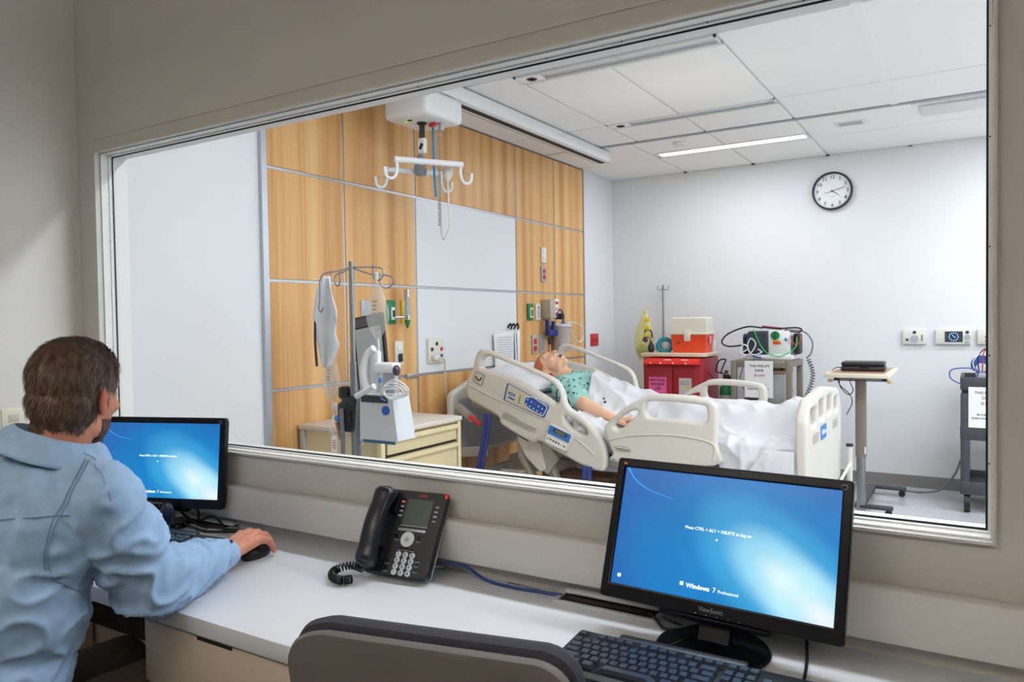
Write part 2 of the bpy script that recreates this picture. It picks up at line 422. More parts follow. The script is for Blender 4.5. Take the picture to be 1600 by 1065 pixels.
LENS = bpy.data.materials.new('lit_lens'); LENS.use_nodes = True
_p = LENS.node_tree.nodes['Principled BSDF']; _p.inputs['Emission Color'].default_value = (1, 1, 1, 1); _p.inputs['Emission Strength'].default_value = 2.5
GREYL = mat('louvre_grey', (186, 188, 192), 0.35, var=0.02)
def slot_light(label, x0, x1, y0, y1):
    """recessed asymmetric fixture: its lens sits on the near cheek and faces the back of the room"""
    t = thing('recessed_light', label, 'ceiling light', ((x0 + x1) / 2, (y0 + y1) / 2, CEIL))
    hx, hy = (x1 - x0) / 2 - 0.004, (y1 - y0) / 2 - 0.002
    f = MB(); f.box(-hx, hx, -hy, -hy + 0.012, -0.008, 0.005); f.box(-hx, hx, hy - 0.016, hy, -0.012, 0.005)
    f.box(-hx, -hx + 0.012, -hy, hy, -0.008, 0.005); f.box(hx - 0.012, hx, -hy, hy, -0.008, 0.005)
    f.build('frame', TEE, t, smooth=False)
    MB().box(-hx + 0.16, hx - 0.012, hy - 0.030, hy - 0.016, -0.006, 0.004).build('louvre', GREYL, t, smooth=False)
    MB().box(-hx + 0.16, hx - 0.012, hy - 0.046, hy - 0.034, -0.003, 0.004).build('louvre', GREYL, t, smooth=False)
    e = MB().box(-hx + 0.012, -hx + 0.15, -hy + 0.012, hy - 0.016, -0.007, 0.003).build('downlight_plate', TILE, t, smooth=False)
    d = MB(); d.lathe([(0.030, 0.0), (0.030, -0.003), (0.026, -0.003), (0.022, 0.0)], (-hx + 0.085, 0.0, -0.0072), 20)
    d.build('downlight', mat('bronze_cone', (120, 96, 84), 0.35, 0.3, var=0), e)
    MB().box(-hx + 0.16, hx - 0.012, -hy + 0.012, hy - 0.046, -0.001, 0.004).build('lens', mat('unlit_lens', (205, 207, 212), 0.4, var=0), t, smooth=False)
slot_light('recessed linear ceiling slot nearest the observation window', *slots[0])
slot_light('recessed linear ceiling slot in the middle of the tiled ceiling', *slots[1])
def troffer(label, x, y, hx, hy, grp=None):
    t = thing('linear_light', label, 'ceiling light', (x, y, CEIL), group=grp)
    f = MB(); f.box(-hx - .02, hx + .02, -hy - .012, -hy, -0.010, 0.005); f.box(-hx - .02, hx + .02, hy, hy + .012, -0.010, 0.005)
    f.box(-hx - .02, -hx, -hy, hy, -0.010, 0.005); f.box(hx, hx + .02, -hy, hy, -0.010, 0.005)
    f.build('frame', TEE, t, smooth=False)
    MB().box(-hx, hx, -hy, hy, -0.004, 0.004).build('lens', LENS, t, smooth=False)
troffer('glowing linear ceiling light near the clock wall', -1.64, 5.95, 0.565, 0.06)
for gx in (0.75, 1.95):
    for gy in (2.30, 3.67, 4.90, 5.95):
        troffer('lit linear ceiling light right of the picture, %s row from the window, %s column' % ({2.30: 'first', 3.67: 'second', 4.90: 'third', 5.95: 'fourth'}[gy], 'nearer' if gx < 1 else 'farther'), gx, gy, 0.57, 0.075, 'ceiling lights right of the picture')
troffer('lit linear light above the window at the left wall end', -1.75, 2.3, 0.57, 0.075)
troffer('lit linear light above the middle of the window', -0.50, 2.3, 0.57, 0.075)
for gx, lb in ((0.9, 'right'), (-1.5, 'left')):  # bodies for the added uplights, hung out of view
    pu = thing('fill_uplight', 'added unseen fill uplight in the %s half of the control room behind the viewer' % lb, 'pendant light', (gx, -0.9, 2.32))
    MB().rbox((0, 0, 0), (1.16, 0.36, 0.05), 0.01).build('housing', FRAMEP, pu); MB().box(-0.55, 0.55, -0.15, 0.15, 0.025, 0.03).build('lens', LENS, pu, smooth=False)
    for x in (-0.5, 0.5): MB().cyl((x, 0, 0.025), (x, 0, CEIL - 2.32 - 0.001), 0.004).build('hanger', ALU, pu)
dt = MB().lathe([(0.055, 0.006), (0.055, -0.010), (0.045, -0.022), (0.0, -0.024)], (-1.93, 5.62, CEIL - 0.002), 24).build('smoke_detector', TEE)
tag(dt, 'small round white detector on ceiling beside the glowing light', 'detector')
vt = thing('ceiling_vent', 'small square grey vent in a ceiling tile', 'vent', (-0.745, 5.75, CEIL - 0.005))
MB().rbox((0, 0, 0), (0.20, 0.13, 0.006), 0.002).build('plate', TEE, vt)
for i in range(6): MB().box(-0.075, 0.075, -0.045 + i * 0.016, -0.037 + i * 0.016, -0.006, -0.002).build('slat', GREYL, vt, smooth=False)
ac = thing('air_diffuser', 'recessed linear air diffuser with dark slot in ceiling corner', 'air vent', (0.12, 5.62, CEIL))
MB().box(-0.47, 0.5, -0.16, -0.14, -0.012, 0.004).build('frame', TEE, ac, smooth=False)
MB().rbox((0.0, 0.03, -0.012), (0.86, 0.26, 0.018), 0.004).build('cover_plate', TEE, ac)
MB().box(-0.28, 0.5, -0.138, -0.112, -0.006, 0.002).build('dark_slot', DARK, ac, smooth=False)
MB().box(-0.42, -0.282, -0.138, -0.112, -0.006, 0.002).build('slot_end', GREYL, ac, smooth=False)

# ================================================================ CONTROL ROOM
DZ = 0.72
LAM = mat('white_laminate', (220, 223, 228), 0.4, var=0.01)
LAMW = mat('putty_laminate', (206, 192, 172), 0.5, var=0.02)
BLK = mat('black_plastic', (20, 21, 25), 0.42, var=0.03)
BLKG = mat('gloss_black_plastic', (9, 12, 20), 0.28, var=0.0, spec=0.25)
BLKC = mat('black_cable', (12, 12, 15), 0.45, var=0)
CHROME = mat('chrome', (205, 207, 210), 0.18, 1.0, var=0)

wt = MB().rbox(((CX0 + CX1) / 2, (1.05 + GY0) / 2, DZ - 0.02), (CX1 - CX0 - 0.004, GY0 - 1.05 - 0.002, 0.04), 0.003).build('worktop', LAM)
tag(wt, 'long white laminate worktop running under the observation window', 'desk')
cb = thing('drawer_cabinet', 'putty drawer cabinet under the white worktop beside the seated man', 'cabinet', (-1.385, 1.30, 0))
MB().box(-0.325, 0.325, -0.22, 0.26, 0.06, 0.679).build('body', LAMW, cb, smooth=False)
for z0, z1 in ((0.525, 0.672), (0.30, 0.518), (0.07, 0.293)):
    d = MB().rbox((0, -0.23, (z0 + z1) / 2), (0.646, 0.018, z1 - z0), 0.002).build('drawer', LAMW, cb)
    MB().rbox((-0.06, -0.2402, z1 - 0.003), (0.12, 0.003, 0.007), 0.001).build('finger_pull', DARK, d)
lp = MB().box(-2.925, -2.90, 1.08, 1.59, 0, 0.679).build('desk_end_panel', LAMW, smooth=False); tag(lp, 'putty end panel carrying the worktop at the left wall', 'desk panel')
rp = MB().box(2.26, 2.285, 1.08, 1.59, 0, 0.679).build('desk_end_panel', LAMW, smooth=False); tag(rp, 'putty end panel carrying the worktop at the far right', 'desk panel')
mp_ = MB().box(-2.89, 2.25, 1.575, 1.585, 0.25, 0.679).build('modesty_panel', mat('modesty_dark', (48, 44, 42), 0.7), smooth=False)
tag(mp_, 'dark modesty panel under the back of the worktop', 'desk panel')

wpl = thing('wall_outlet', 'small ivory outlet plate on left wall behind the seated man', 'outlet', (CX0, 1.346, 1.035))
MB().rbox((0.003, 0, 0), (0.006, 0.075, 0.115), 0.002).build('plate', mat('ivory_plastic', (222, 220, 200), 0.4, var=0), wpl)
for z in (-0.022, 0.022): MB().rbox((0.007, 0, z), (0.003, 0.034, 0.028), 0.002).build('socket', mat('ivory_dark', (196, 194, 176), 0.4, var=0), wpl)

# ---- screens
def screen_mat():
    m = bpy.data.materials.new('lit_screen'); m.use_nodes = True; nt = m.node_tree; L = nt.links.new; N = nt.nodes.new
    p = nt.nodes['Principled BSDF']; p.inputs['Base Color'].default_value = (0.005, 0.005, 0.01, 1); p.inputs['Roughness'].default_value = 0.25
    tc = N('ShaderNodeTexCoord')
    def glow(loc, rz, sc):
        mp = N('ShaderNodeMapping'); mp.vector_type = 'TEXTURE'
        mp.inputs['Location'].default_value = loc; mp.inputs['Rotation'].default_value = (0, rz, 0); mp.inputs['Scale'].default_value = sc
        L(tc.outputs['Object'], mp.inputs[0]); l = N('ShaderNodeVectorMath'); l.operation = 'LENGTH'; L(mp.outputs[0], l.inputs[0]); return l.outputs['Value']
    def ramp(fac, stops):
        r = N('ShaderNodeValToRGB'); e = r.color_ramp.elements
        e[0].position = stops[0][0]; e[0].color = lin(stops[0][1]) + (1,); e[1].position = stops[-1][0]; e[1].color = lin(stops[-1][1]) + (1,)
        for q, c in stops[1:-1]: k = e.new(q); k.color = lin(c) + (1,)
        r.color_ramp.interpolation = 'EASE'; L(fac, r.inputs[0]); return r.outputs[0]
    a = glow((0.06, 0, -0.05), 0.0, (0.42, 1, 0.30))
    base = ramp(a, [(0.0, (0, 138, 208)), (0.45, (0, 124, 198)), (0.75, (28, 106, 186)), (1.0, (46, 94, 178))])
    b = glow((0.125, 0, -0.055), 0.62, (0.235, 1, 0.125))
    g = ramp(b, [(0.0, (205, 232, 246)), (0.30, (150, 205, 234)), (0.65, (50, 112, 140)), (1.0, (0, 0, 0))])
    c = glow((0.215, 0, -0.120), 0.62, (0.20, 1, 0.085))
    g2 = ramp(c, [(0.0, (236, 246, 252)), (0.5, (150, 200, 225)), (1.0, (0, 0, 0))])
    mx = N('ShaderNodeMix'); mx.data_type = 'RGBA'; mx.blend_type = 'SCREEN'; mx.inputs[0].default_value = 1; L(base, mx.inputs[6]); L(g, mx.inputs[7])
    m2 = N('ShaderNodeMix'); m2.data_type = 'RGBA'; m2.blend_type = 'SCREEN'; m2.inputs[0].default_value = 1; L(mx.outputs[2], m2.inputs[6]); L(g2, m2.inputs[7])
    n = N('ShaderNodeTexNoise'); n.inputs['Scale'].default_value = 7; L(tc.outputs['Object'], n.inputs['Vector'])
    st = N('ShaderNodeMath'); st.operation = 'MULTIPLY_ADD'; st.inputs[1].default_value = 0.35; st.inputs[2].default_value = 0.80; L(n.outputs[0], st.inputs[0])
    L(m2.outputs[2], p.inputs['Emission Color']); L(st.outputs[0], p.inputs['Emission Strength'])
    return m
SCREEN = screen_mat()
GLOWW = mat('screen_lettering', (245, 250, 255), 0.5, var=0, emit=1.0)
GLOWB = mat('screen_streak', (60, 185, 240), 0.5, var=0, emit=0.8)
LOGO = mat('bezel_lettering', (150, 160, 175), 0.4, var=0)
XZ = lambda o: frame(o, (1, 0, 0), (0, 0, 1))      # a plane facing -Y
def monitor(label, c, yaw, tilt, w, h, fr=0.112, fb=0.0):
    base = V((c[0], c[1], DZ)); t = thing('computer_monitor', label, 'monitor', base, yaw, 'desktop monitors')
    zc = c[2] - DZ; T = Matrix.Translation((0, 0, zc)) @ Matrix.Rotation(-tilt, 4, 'X')
    bz = 0.0195; bb = 0.030
    o = fillet([(-w / 2, -h / 2), (w / 2, -h / 2), (w / 2, h / 2), (-w / 2, h / 2)], 0.008, 3)
    i = [(-w / 2 + bz, -h / 2 + bb), (w / 2 - bz, -h / 2 + bb), (w / 2 - bz, h / 2 - bz), (-w / 2 + bz, h / 2 - bz)]
    slab('bezel', [o, i[::-1]], 0.020, BLKG, t, T @ XZ((0, 0.010, 0)), 0.003)
    bk = MB(T); bk.rbox((0, 0.028, 0), (w - 0.012, 0.018, h - 0.012), 0.008); bk.rbox((0, 0.044, -0.01), (w * 0.62, 0.022, h * 0.62), 0.01)
    bk.build('back_shell', BLK, t)
    sw, sh = w - 2 * bz, h - bz - bb; sc = T @ Matrix.Translation((0, 0.006, (bb - bz) / 2))
    s = MB(); s.box(-sw / 2, sw / 2, 0, 0.008, -sh / 2, sh / 2); s = s.build('screen', SCREEN, t, smooth=False); s.matrix_local = sc
    def st(n, str_, size, x, z, bold=0.0, m=GLOWW, sx=1.0, al='CENTER'): return text(n, str_, size, m, s, XZ((x, -0.0006, z)), 0.0002, al, bold, sx)
    st('lettering', 'Press CTRL + ALT + DELETE to log on', 0.0085, -0.005, 0.014, 0.00012)
    st('lettering', 'Windows', 0.0125, -0.058, -0.1005, 0.0003, al='LEFT'); st('lettering', '7', 0.0135, -0.003, -0.1005, al='LEFT')
    st('lettering', 'Professional', 0.0085, 0.008, -0.1015, al='LEFT')
    k = MB()
    for dx in (-0.0715, -0.0675):
        for dz in (-0.102, -0.098): k.box(dx, dx + 0.0034, -0.001, -0.0004, dz, dz + 0.0034)
    k.build('logo', GLOWW, s, smooth=False)
    MB().cyl((-0.005, -0.001, -0.003), (-0.005, -0.0003, -0.003), 0.0022, n=10).build('pointer_ring', GLOWW, s)
    MB().cyl((-sw / 2 + 0.018, -0.001, -sh / 2 + 0.018), (-sw / 2 + 0.018, -0.0003, -sh / 2 + 0.018), 0.0042, n=12).build('access_icon', GLOWW, s)
    MB().tube([(-sw / 2 + 0.005, -0.0004, sh / 2 - 0.001), (-sw / 2 + 0.028, -0.0004, sh / 2 - 0.027), (-sw / 2 + 0.065, -0.0004, sh / 2 - 0.045), (-sw / 2 + 0.12, -0.0004, sh / 2 - 0.057)], [0.0011, 0.0003], 6, smooth=6).build('light_streak', GLOWB, s)
    text('maker_lettering', 'ViewSonic', 0.012, LOGO, t, T @ XZ((0, -0.0006, -h / 2 + 0.0145)), 0.0003)
    for q in range(5): MB(T).cyl((-0.03 + q * 0.022, -0.0012, -h / 2 + 0.005), (-0.03 + q * 0.022, 0.0005, -h / 2 + 0.005), 0.0012, n=8).build('button', LOGO, t)
    MB(T).box(-w / 2 + 0.016, -w / 2 + 0.024, -0.0012, 0.0005, h / 2 - 0.014, h / 2 - 0.0095).build('badge', mat('badge_orange', (230, 140, 60), 0.4, var=0), t, smooth=False)
    MB(T).tube([(w / 2 - 0.016 + 0.0055 * math.cos(a_), -0.0006, h / 2 - 0.014 + 0.0045 * math.sin(a_)) for a_ in [2 * PI * q / 12 for q in range(12)]], 0.0006, 4, closed=True).build('badge', LOGO, t)
    # chin, neck and round foot
    ch = MB(T); ch.rbox((0, 0.020, -h / 2 - 0.004), (w * 0.46, 0.022, 0.016), 0.006); ch.build('chin', BLKG, t)
    nb = T @ V((0, 0.035, -h / 2 + 0.03))
    nk = MB(); nk.loft([[(sx * 0.031, yy + sy * 0.012, z) for sx, sy in ((-1, -1), (1, -1), (1, 1), (-1, 1))] for z, yy in ((0.012, nb.y - 0.018), (nb.z, nb.y + 0.016))])
    nk.build('neck', BLKG, t)
    by = nb.y - 0.030
    MB().lathe([(0.0, 0.0), (fr - 0.004, 0.0), (fr, 0.004), (fr - 0.004, 0.009), (0.05, 0.015), (0.0, 0.016)], (0, by + fb, 0.0), 40).build('foot', BLKG, t)
    return t
monitor('widescreen monitor with lit blue log-on screen in the right foreground', (-0.441, 1.495, 0.928), -0.0572, 0.3454, 0.49, 0.298)
monitor('lit blue monitor the seated man is looking at', (-2.255, 1.462, 0.938), 0.34, 0.108, 0.475, 0.289, 0.075, 0.045)

# ---- keyboards
KEYM = mat('key_top', (60, 66, 78), 0.24, var=0.05)
km = MB().loft([[(-.0088, -.0088, 0), (.0088, -.0088, 0), (.0088, .0088, 0), (-.0088, .0088, 0)], [(-.0066, -.0060, .0075), (.0066, -.0060, .0075), (.0066, .0074, .0075), (-.0066, .0074, .0075)]]).mesh('key')
km.materials.append(KEYM)
def keyboard(label, loc, yaw):
    t = thing('keyboard', label, 'keyboard', loc, yaw, 'black keyboards')
    W, D = 0.455, 0.165
    b = MB(Matrix.Rotation(math.radians(4), 4, 'X'))
    b.rbox((0, 0, 0.010), (W, D, 0.018), 0.006); b.rbox((-0.02, D / 2 + 0.004, 0.012), (0.25, 0.022, 0.016), 0.005)
    b.build('body', BLK, t)
    R_ = Matrix.Rotation(math.radians(4), 4, 'X'); wells = MB(R_)
    wells.box(-0.218, 0.068, -0.064, 0.040, 0.0185, 0.0196); wells.box(0.076, 0.136, -0.064, 0.040, 0.0185, 0.0196); wells.box(0.142, 0.222, -0.064, 0.040, 0.0185, 0.0196)
    wells.build('key_well', BLKG, t, smooth=False)
    def key(x, y, w=1.0):
        o = bpy.data.objects.new('key', km); COL.objects.link(o); o.parent = t
        o.matrix_local = R_ @ Matrix.Translation((x, y, 0.0195)) @ Matrix.Diagonal((w, 1, 1, 1))
    P_ = 0.0191; x0 = -0.208
    ry = [0.056, 0.030, 0.0105, -0.009, -0.0285, -0.048]
    key(x0, ry[0])
    for g in range(3):
        for q in range(4): key(x0 + 0.040 + g * 0.087 + q * P_, ry[0])
    for q in range(13): key(x0 + q * P_, ry[1])
    key(x0 + 13.5 * P_, ry[1], 2.0)
    key(x0 + 0.25 * P_, ry[2], 1.5)
    for q in range(12): key(x0 + (1.5 + q) * P_, ry[2])
    key(x0 + 13.75 * P_, ry[2], 1.5)
    key(x0 + 0.4 * P_, ry[3], 1.8)
    for q in range(11): key(x0 + (1.8 + q) * P_, ry[3])
    key(x0 + 13.4 * P_, ry[3], 2.2)
    key(x0 + 0.65 * P_, ry[4], 2.3)
    for q in range(10): key(x0 + (2.3 + q) * P_, ry[4])
    key(x0 + 13.2 * P_, ry[4], 2.7)
    for x, w in ((0.15, 1.3), (1.6, 1.3), (3.0, 1.3), (6.9, 6.2), (10.8, 1.3), (12.2, 1.3), (13.7, 1.3)): key(x0 + x * P_, ry[5], w)
    for q in range(3):
        key(0.087 + q * P_, ry[0]); key(0.087 + q * P_, ry[1]); key(0.087 + q * P_, ry[2]); key(0.087 + q * P_, ry[5])
    key(0.087 + P_, ry[4])
    for r in range(1, 6):
        for q in range(4): key(0.153 + q * P_, ry[r])
    return t
keyboard('black keyboard in front of the right-hand monitor', (-0.455, 1.278, DZ + 0.0065), 0.0)
keyboard('black keyboard beside the seated man\'s hand', (-2.10, 1.325, DZ + 0.0065), 0.12)

# ---- mouse under the hand
ms = thing('computer_mouse', 'black computer mouse under the seated man\'s hand', 'mouse', (-1.745, 1.425, DZ), 0.25)
m_ = MB(); m_.loft([[(0.031 * s_ * math.cos(a_), 0.056 * s_ * math.sin(a_) + dy, z) for a_ in [2 * PI * q / 20 for q in range(20)]] for s_, z, dy in ((0.95, 0.0, 0), (1.0, 0.008, 0), (0.96, 0.018, -0.002), (0.78, 0.028, -0.006), (0.4, 0.034, -0.010), (0.05, 0.0355, -0.012))])
m_.build('body', BLK, ms)
MB().cyl((-0.004, 0.035, 0.026), (0.004, 0.035, 0.026), 0.007, n=12).build('wheel', BLKC, ms)

# ---- desk power troughs
SILVP = mat('satin_silver', (210, 212, 215), 0.4, 0.0, var=0)
def trough(label, x0, x1, y0, y1):
    t = thing('cable_trough', label, 'cable tray', ((x0 + x1) / 2, (y0 + y1) / 2, DZ)); hx, hy = (x1 - x0) / 2, (y1 - y0) / 2
    f = MB(); f.box(-hx, hx, -hy, -hy + 0.010, 0, 0.005); f.box(-hx, hx, hy - 0.006, hy, 0, 0.005); f.box(-hx, -hx + 0.010, -hy + .010, hy - .006, 0, 0.005); f.box(hx - 0.010, hx, -hy + .010, hy - .006, 0, 0.005)
    f.build('frame', SILVP, t, smooth=False)
    MB().box(-hx + 0.007, hx - 0.007, -hy + 0.006, hy - 0.006, 0, 0.0015).build('well', DARK, t, smooth=False)
    MB().box(-hx + 0.02, hx - 0.02, -0.004, 0.012, 0.0015, 0.003).build('brush', mat('brown_brush', (66, 50, 42), 0.9), t, smooth=False)
    MB().rbox((0.012, hy - 0.011, 0.0145), (2 * hx, 0.030, 0.006), 0.002, rot=(0.12, 0, 0)).build('lid', SILVP, t)
trough('silver cable trough in the worktop left of the right-hand monitor', -0.845, -0.590, 1.530, 1.598)
trough('silver cable trough in the worktop behind the left-hand monitor', -2.33, -2.05, 1.530, 1.598)

# ---- telephone
ph = thing('desk_phone', 'black desk telephone with grey screen and handset on worktop', 'telephone', (-1.262, 1.503, DZ), 0.1204)
PT = Matrix.Translation((0, 0, 0.834 - DZ)) @ Matrix.Rotation(-0.5536, 4, 'X'); pw, phh = 0.194, 0.224
slab('body', [fillet([(-pw / 2, -phh / 2), (pw / 2, -phh / 2), (pw / 2, phh / 2), (-pw / 2, phh / 2)], 0.014)], 0.024, BLK, ph, PT @ XZ((0, 0.012, 0)), 0.004)
slab('silver_rim', [fillet([(-pw / 2 + .001, -phh / 2 + .001), (pw / 2 - .001, -phh / 2 + .001), (pw / 2 - .001, phh / 2 - .001), (-pw / 2 + .001, phh / 2 - .001)], 0.014)], 0.006, mat('silver_plastic', (160, 164, 170), 0.35, 0.3, var=0), ph, PT @ XZ((0, 0.027, 0)), 0.001)
SILV = MATS['silver_plastic']
MB(PT).box(-0.016, 0.062, -0.0012, 0.002, 0.018, 0.088).build('display', mat('lcd_green_grey', (74, 82, 72), 0.2, var=0.02), ph, smooth=False)
MB(PT).box(-0.017, 0.063, -0.0022, 0.002, 0.0155, 0.0175).build('display_edge', SILV, ph, smooth=False)
MB(PT).rbox((0.020, -0.001, 0.006), (0.082, 0.003, 0.007), 0.001).build('soft_key_bar', SILV, ph)
text('maker_lettering', 'AVAYA', 0.0085, mat('red_print', (190, 30, 36), 0.4, var=0), ph, PT @ XZ((0.028, -0.0006, 0.0985)), 0.0003, bold=0.0002)
MB(PT).rbox((pw / 2 - 0.006, 0.006, phh / 2 - 0.008), (0.014, 0.012, 0.016), 0.004).build('message_lamp', mat('red_lamp', (205, 30, 40), 0.25, var=0), ph)
for q in range(4):
    MB(PT).rbox((-0.028, -0.001, 0.079 - q * 0.0125), (0.010, 0.003, 0.005), 0.0015).build('line_key', mat('red_key', (230, 90, 100), 0.3, var=0, emit=0.3) if q == 0 else SILV, ph)
    MB(PT).rbox((0.077, -0.001, 0.072 - q * 0.0125), (0.010, 0.003, 0.005), 0.0015).build('line_key', SILV, ph)
nv = MB(PT); nv.cyl((0.014, 0.001, -0.018), (0.014, -0.002, -0.018), 0.0195, n=28); nv.build('navigation_ring', mat('pale_key', (196, 200, 206), 0.4, var=0), ph)
MB(PT).cyl((0.014, -0.0021, -0.018), (0.014, -0.003, -0.018), 0.006, n=16).build('select_key', SILV, ph)
PK = MATS['pale_key']; INK = mat('dark_print', (40, 42, 48), 0.5, var=0); GREYPR = mat('grey_print', (150, 154, 160), 0.5, var=0)
for q, s_ in enumerate('123456789*0#'):
    x, z = 0.000 + (q % 3) * 0.0205, -0.058 - (q // 3) * 0.0150
    k = MB(PT); k.lathe([(0.0, 0.0), (0.0078, 0.0), (0.0074, 0.0022), (0.0, 0.0028)], (x, 0, z), 16, Matrix.Rotation(PI / 2, 3, 'X')); k = k.build('dial_key', PK, ph)
    text('digit', s_, 0.009, INK, k, PT @ XZ((x, -0.0030, z)), 0.0002, bold=0.0003)
for x, z, w in ((-0.018, -0.012, 0.010), (0.047, -0.012, 0.010), (-0.026, -0.075, 0.010), (-0.026, -0.094, 0.010), (0.060, -0.066, 0.005), (0.060, -0.078, 0.005), (0.060, -0.092, 0.005), (0.0, -0.041, 0.006), (0.018, -0.041, 0.006), (0.036, -0.041, 0.006)):
    e = MB(PT).rbox((x, -0.0006, z), (w, 0.002, w * 0.9), 0.001).build('function_key', BLKG, ph)
    MB(PT).box(x - 0.007, x + 0.006, -0.0008, 0.0, z - w * 0.9 - 0.0015, z - w * 0.9).build('key_caption', GREYPR, e, smooth=False)
for q in range(6): MB(PT).box(-0.040, -0.026, -0.0006, 0.001, -0.028 + q * 0.006, -0.0255 + q * 0.006).build('speaker_slot', DARK, ph, smooth=False)
for z in (0.074, -0.074): MB(PT).rbox((-0.066, -0.004, z), (0.056, 0.012, 0.060), 0.006).build('cradle', BLKG, ph)
hs = MB(PT)
rings = []
for q in range(25):
    u_ = q / 24; z = -0.108 + 0.216 * u_; e = abs(2 * u_ - 1)
    thick = 0.020 + 0.014 * max(0, (e - 0.55) / 0.45) ** 1.2; wid = 0.0245 + 0.0055 * max(0, (e - 0.5) / 0.5); yb = -0.050 + 0.022 * e ** 2
    end = 1.0 if e < 0.80 else math.sqrt(max(0.03, 1 - ((e - 0.80) / 0.202) ** 2))
    rings.append([(-0.066 + wid * end * math.copysign(abs(math.cos(a_)) ** 0.6, math.cos(a_)), yb + thick * end * math.copysign(abs(math.sin(a_)) ** 0.7, math.sin(a_)), z) for a_ in [2 * PI * k / 18 for k in range(18)]])
hs.loft(rings); hs.build('handset', mat('handset_black', (24, 25, 30), 0.3, var=0), ph, ang=60)
# wedge stand behind
sd = MB(); 
for sx in (-0.07, 0.07):
    sd.tube([PT @ V((sx, 0.03, -0.005)), (sx, 0.085, 0.006), PT @ V((sx, 0.035, -0.07))], 0.006, 8)
sd.box(-0.07, 0.07, 0.078, 0.090, 0.0, 0.012); sd.build('stand', SILV, ph)
# coiled handset cord
pa = catmull([V(p) for p in ((-1.362, 1.452, 0.737), (-1.392, 1.440, 0.744), (-1.415, 1.405, 0.738), (-1.392, 1.372, 0.735), (-1.352, 1.362, 0.735), (-1.340, 1.385, 0.733))], 30)
co = []
for q in range(len(pa) - 1):
    d_ = (pa[q + 1] - pa[q]).normalized(); n_ = d_.cross(V((0, 0, 1))).normalized(); b_ = d_.cross(n_)
    for k in range(2):
        a_ = (q * 2 + k) * 2 * PI / 11; p_ = pa[q].lerp(pa[q + 1], k / 2); co.append(p_ + (n_ * math.cos(a_) + b_ * math.sin(a_)) * 0.0095)
cd = adopt(MB().tube(co, 0.0021, 6).build('coiled_cord', BLKC), ph)

# ---- cables on the worktop
def cable(name, label, pts, r, m, sm_=8, n=8):
    return tag(MB().tube(pts, r, n, smooth=sm_).build(name, m), label, 'cable')
BLUEC = mat('blue_cable_jacket', (22, 62, 140), 0.4, var=0)
cable('network_cable', 'blue network cable lying between the phone and cable trough', [(-1.178, 1.560, 0.752), (-1.12, 1.575, 0.745), (-1.05, 1.560, 0.728), (-0.97, 1.555, 0.7245), (-0.905, 1.560, 0.7245), (-0.862, 1.562, 0.7245), (-0.836, 1.566, 0.7265)], 0.0036, BLUEC)
cable('thin_cable', 'thin grey cable lying by the wall next to the cable trough', [(-1.00, 1.585, 0.722), (-0.93, 1.580, 0.722), (-0.89, 1.575, 0.7222), (-0.85, 1.571, 0.7255)], 0.0016, mat('grey_cable', (120, 118, 116), 0.5, var=0))
cable('monitor_cable', 'black cable looping from the trough behind the right-hand monitor', [(-0.615, 1.560, 0.728), (-0.590, 1.535, 0.727), (-0.555, 1.500, 0.7255), (-0.50, 1.498, 0.7445), (-0.47, 1.50, 0.76), (-0.452, 1.545, 0.80)], 0.0034, BLKC)
cable('monitor_cable', 'black cable rising under the chin of the right-hand monitor', [(-0.60, 1.575, 0.7275), (-0.56, 1.545, 0.756), (-0.50, 1.53, 0.772), (-0.46, 1.545, 0.775), (-0.415, 1.55, 0.775), (-0.38, 1.555, 0.81)], 0.003, BLKC)
cable('usb_cable', 'thin black cable draped over the foot of the right-hand monitor', [(-0.545, 1.368, 0.742), (-0.515, 1.398, 0.7365), (-0.492, 1.432, 0.7415), (-0.488, 1.47, 0.7425), (-0.50, 1.515, 0.730), (-0.54, 1.54, 0.7235), (-0.575, 1.546, 0.7275)], 0.0022, BLKC)
cable('power_cord', 'black cord dropping behind the right end of the right-hand monitor', [(-0.292, 1.575, 0.815), (-0.288, 1.575, 0.76), (-0.284, 1.556, 0.7245), (-0.272, 1.49, 0.7235), (-0.262, 1.40, 0.7235), (-0.256, 1.24, 0.7235), (-0.25, 1.10, 0.7235)], 0.0032, BLKC)
cable('monitor_cable', 'black cable looping behind the left-hand monitor over the trough', [(-2.215, 1.53, 0.80), (-2.18, 1.55, 0.77), (-2.16, 1.54, 0.742), (-2.11, 1.55, 0.760), (-2.06, 1.55, 0.742), (-2.02, 1.535, 0.7235)], 0.0034, BLKC)
cable('monitor_cable', 'black cable running to the wall beside the seated man\'s hand', [(-2.25, 1.51, 0.79), (-2.20, 1.53, 0.745), (-2.12, 1.53, 0.7275), (-2.02, 1.56, 0.7235), (-1.93, 1.595, 0.7235)], 0.0045, BLKC)
cable('power_cord', 'thick black cord behind the keyboard near the left-hand monitor', [(-2.36, 1.505, 0.7245), (-2.27, 1.53, 0.7275), (-2.16, 1.512, 0.7275), (-2.08, 1.508, 0.7245), (-2.0, 1.55, 0.7245), (-1.94, 1.575, 0.7245)], 0.0042, BLKC)
wc = thing('headset_cup', 'dark oval speaker beside the neck of the left-hand monitor', 'speaker', (-2.185, 1.445, DZ), 0.5)
MB().lathe([(0.0, 0.0), (0.020, 0.0), (0.018, 0.008), (0.010, 0.014), (0.010, 0.03)], n=20).build('foot', BLK, wc)
MB().ell((0, 0, 0.060), (0.024, 0.012, 0.038)).build('shell', mat('dark_blue_plastic', (24, 32, 54), 0.25, var=0), wc)

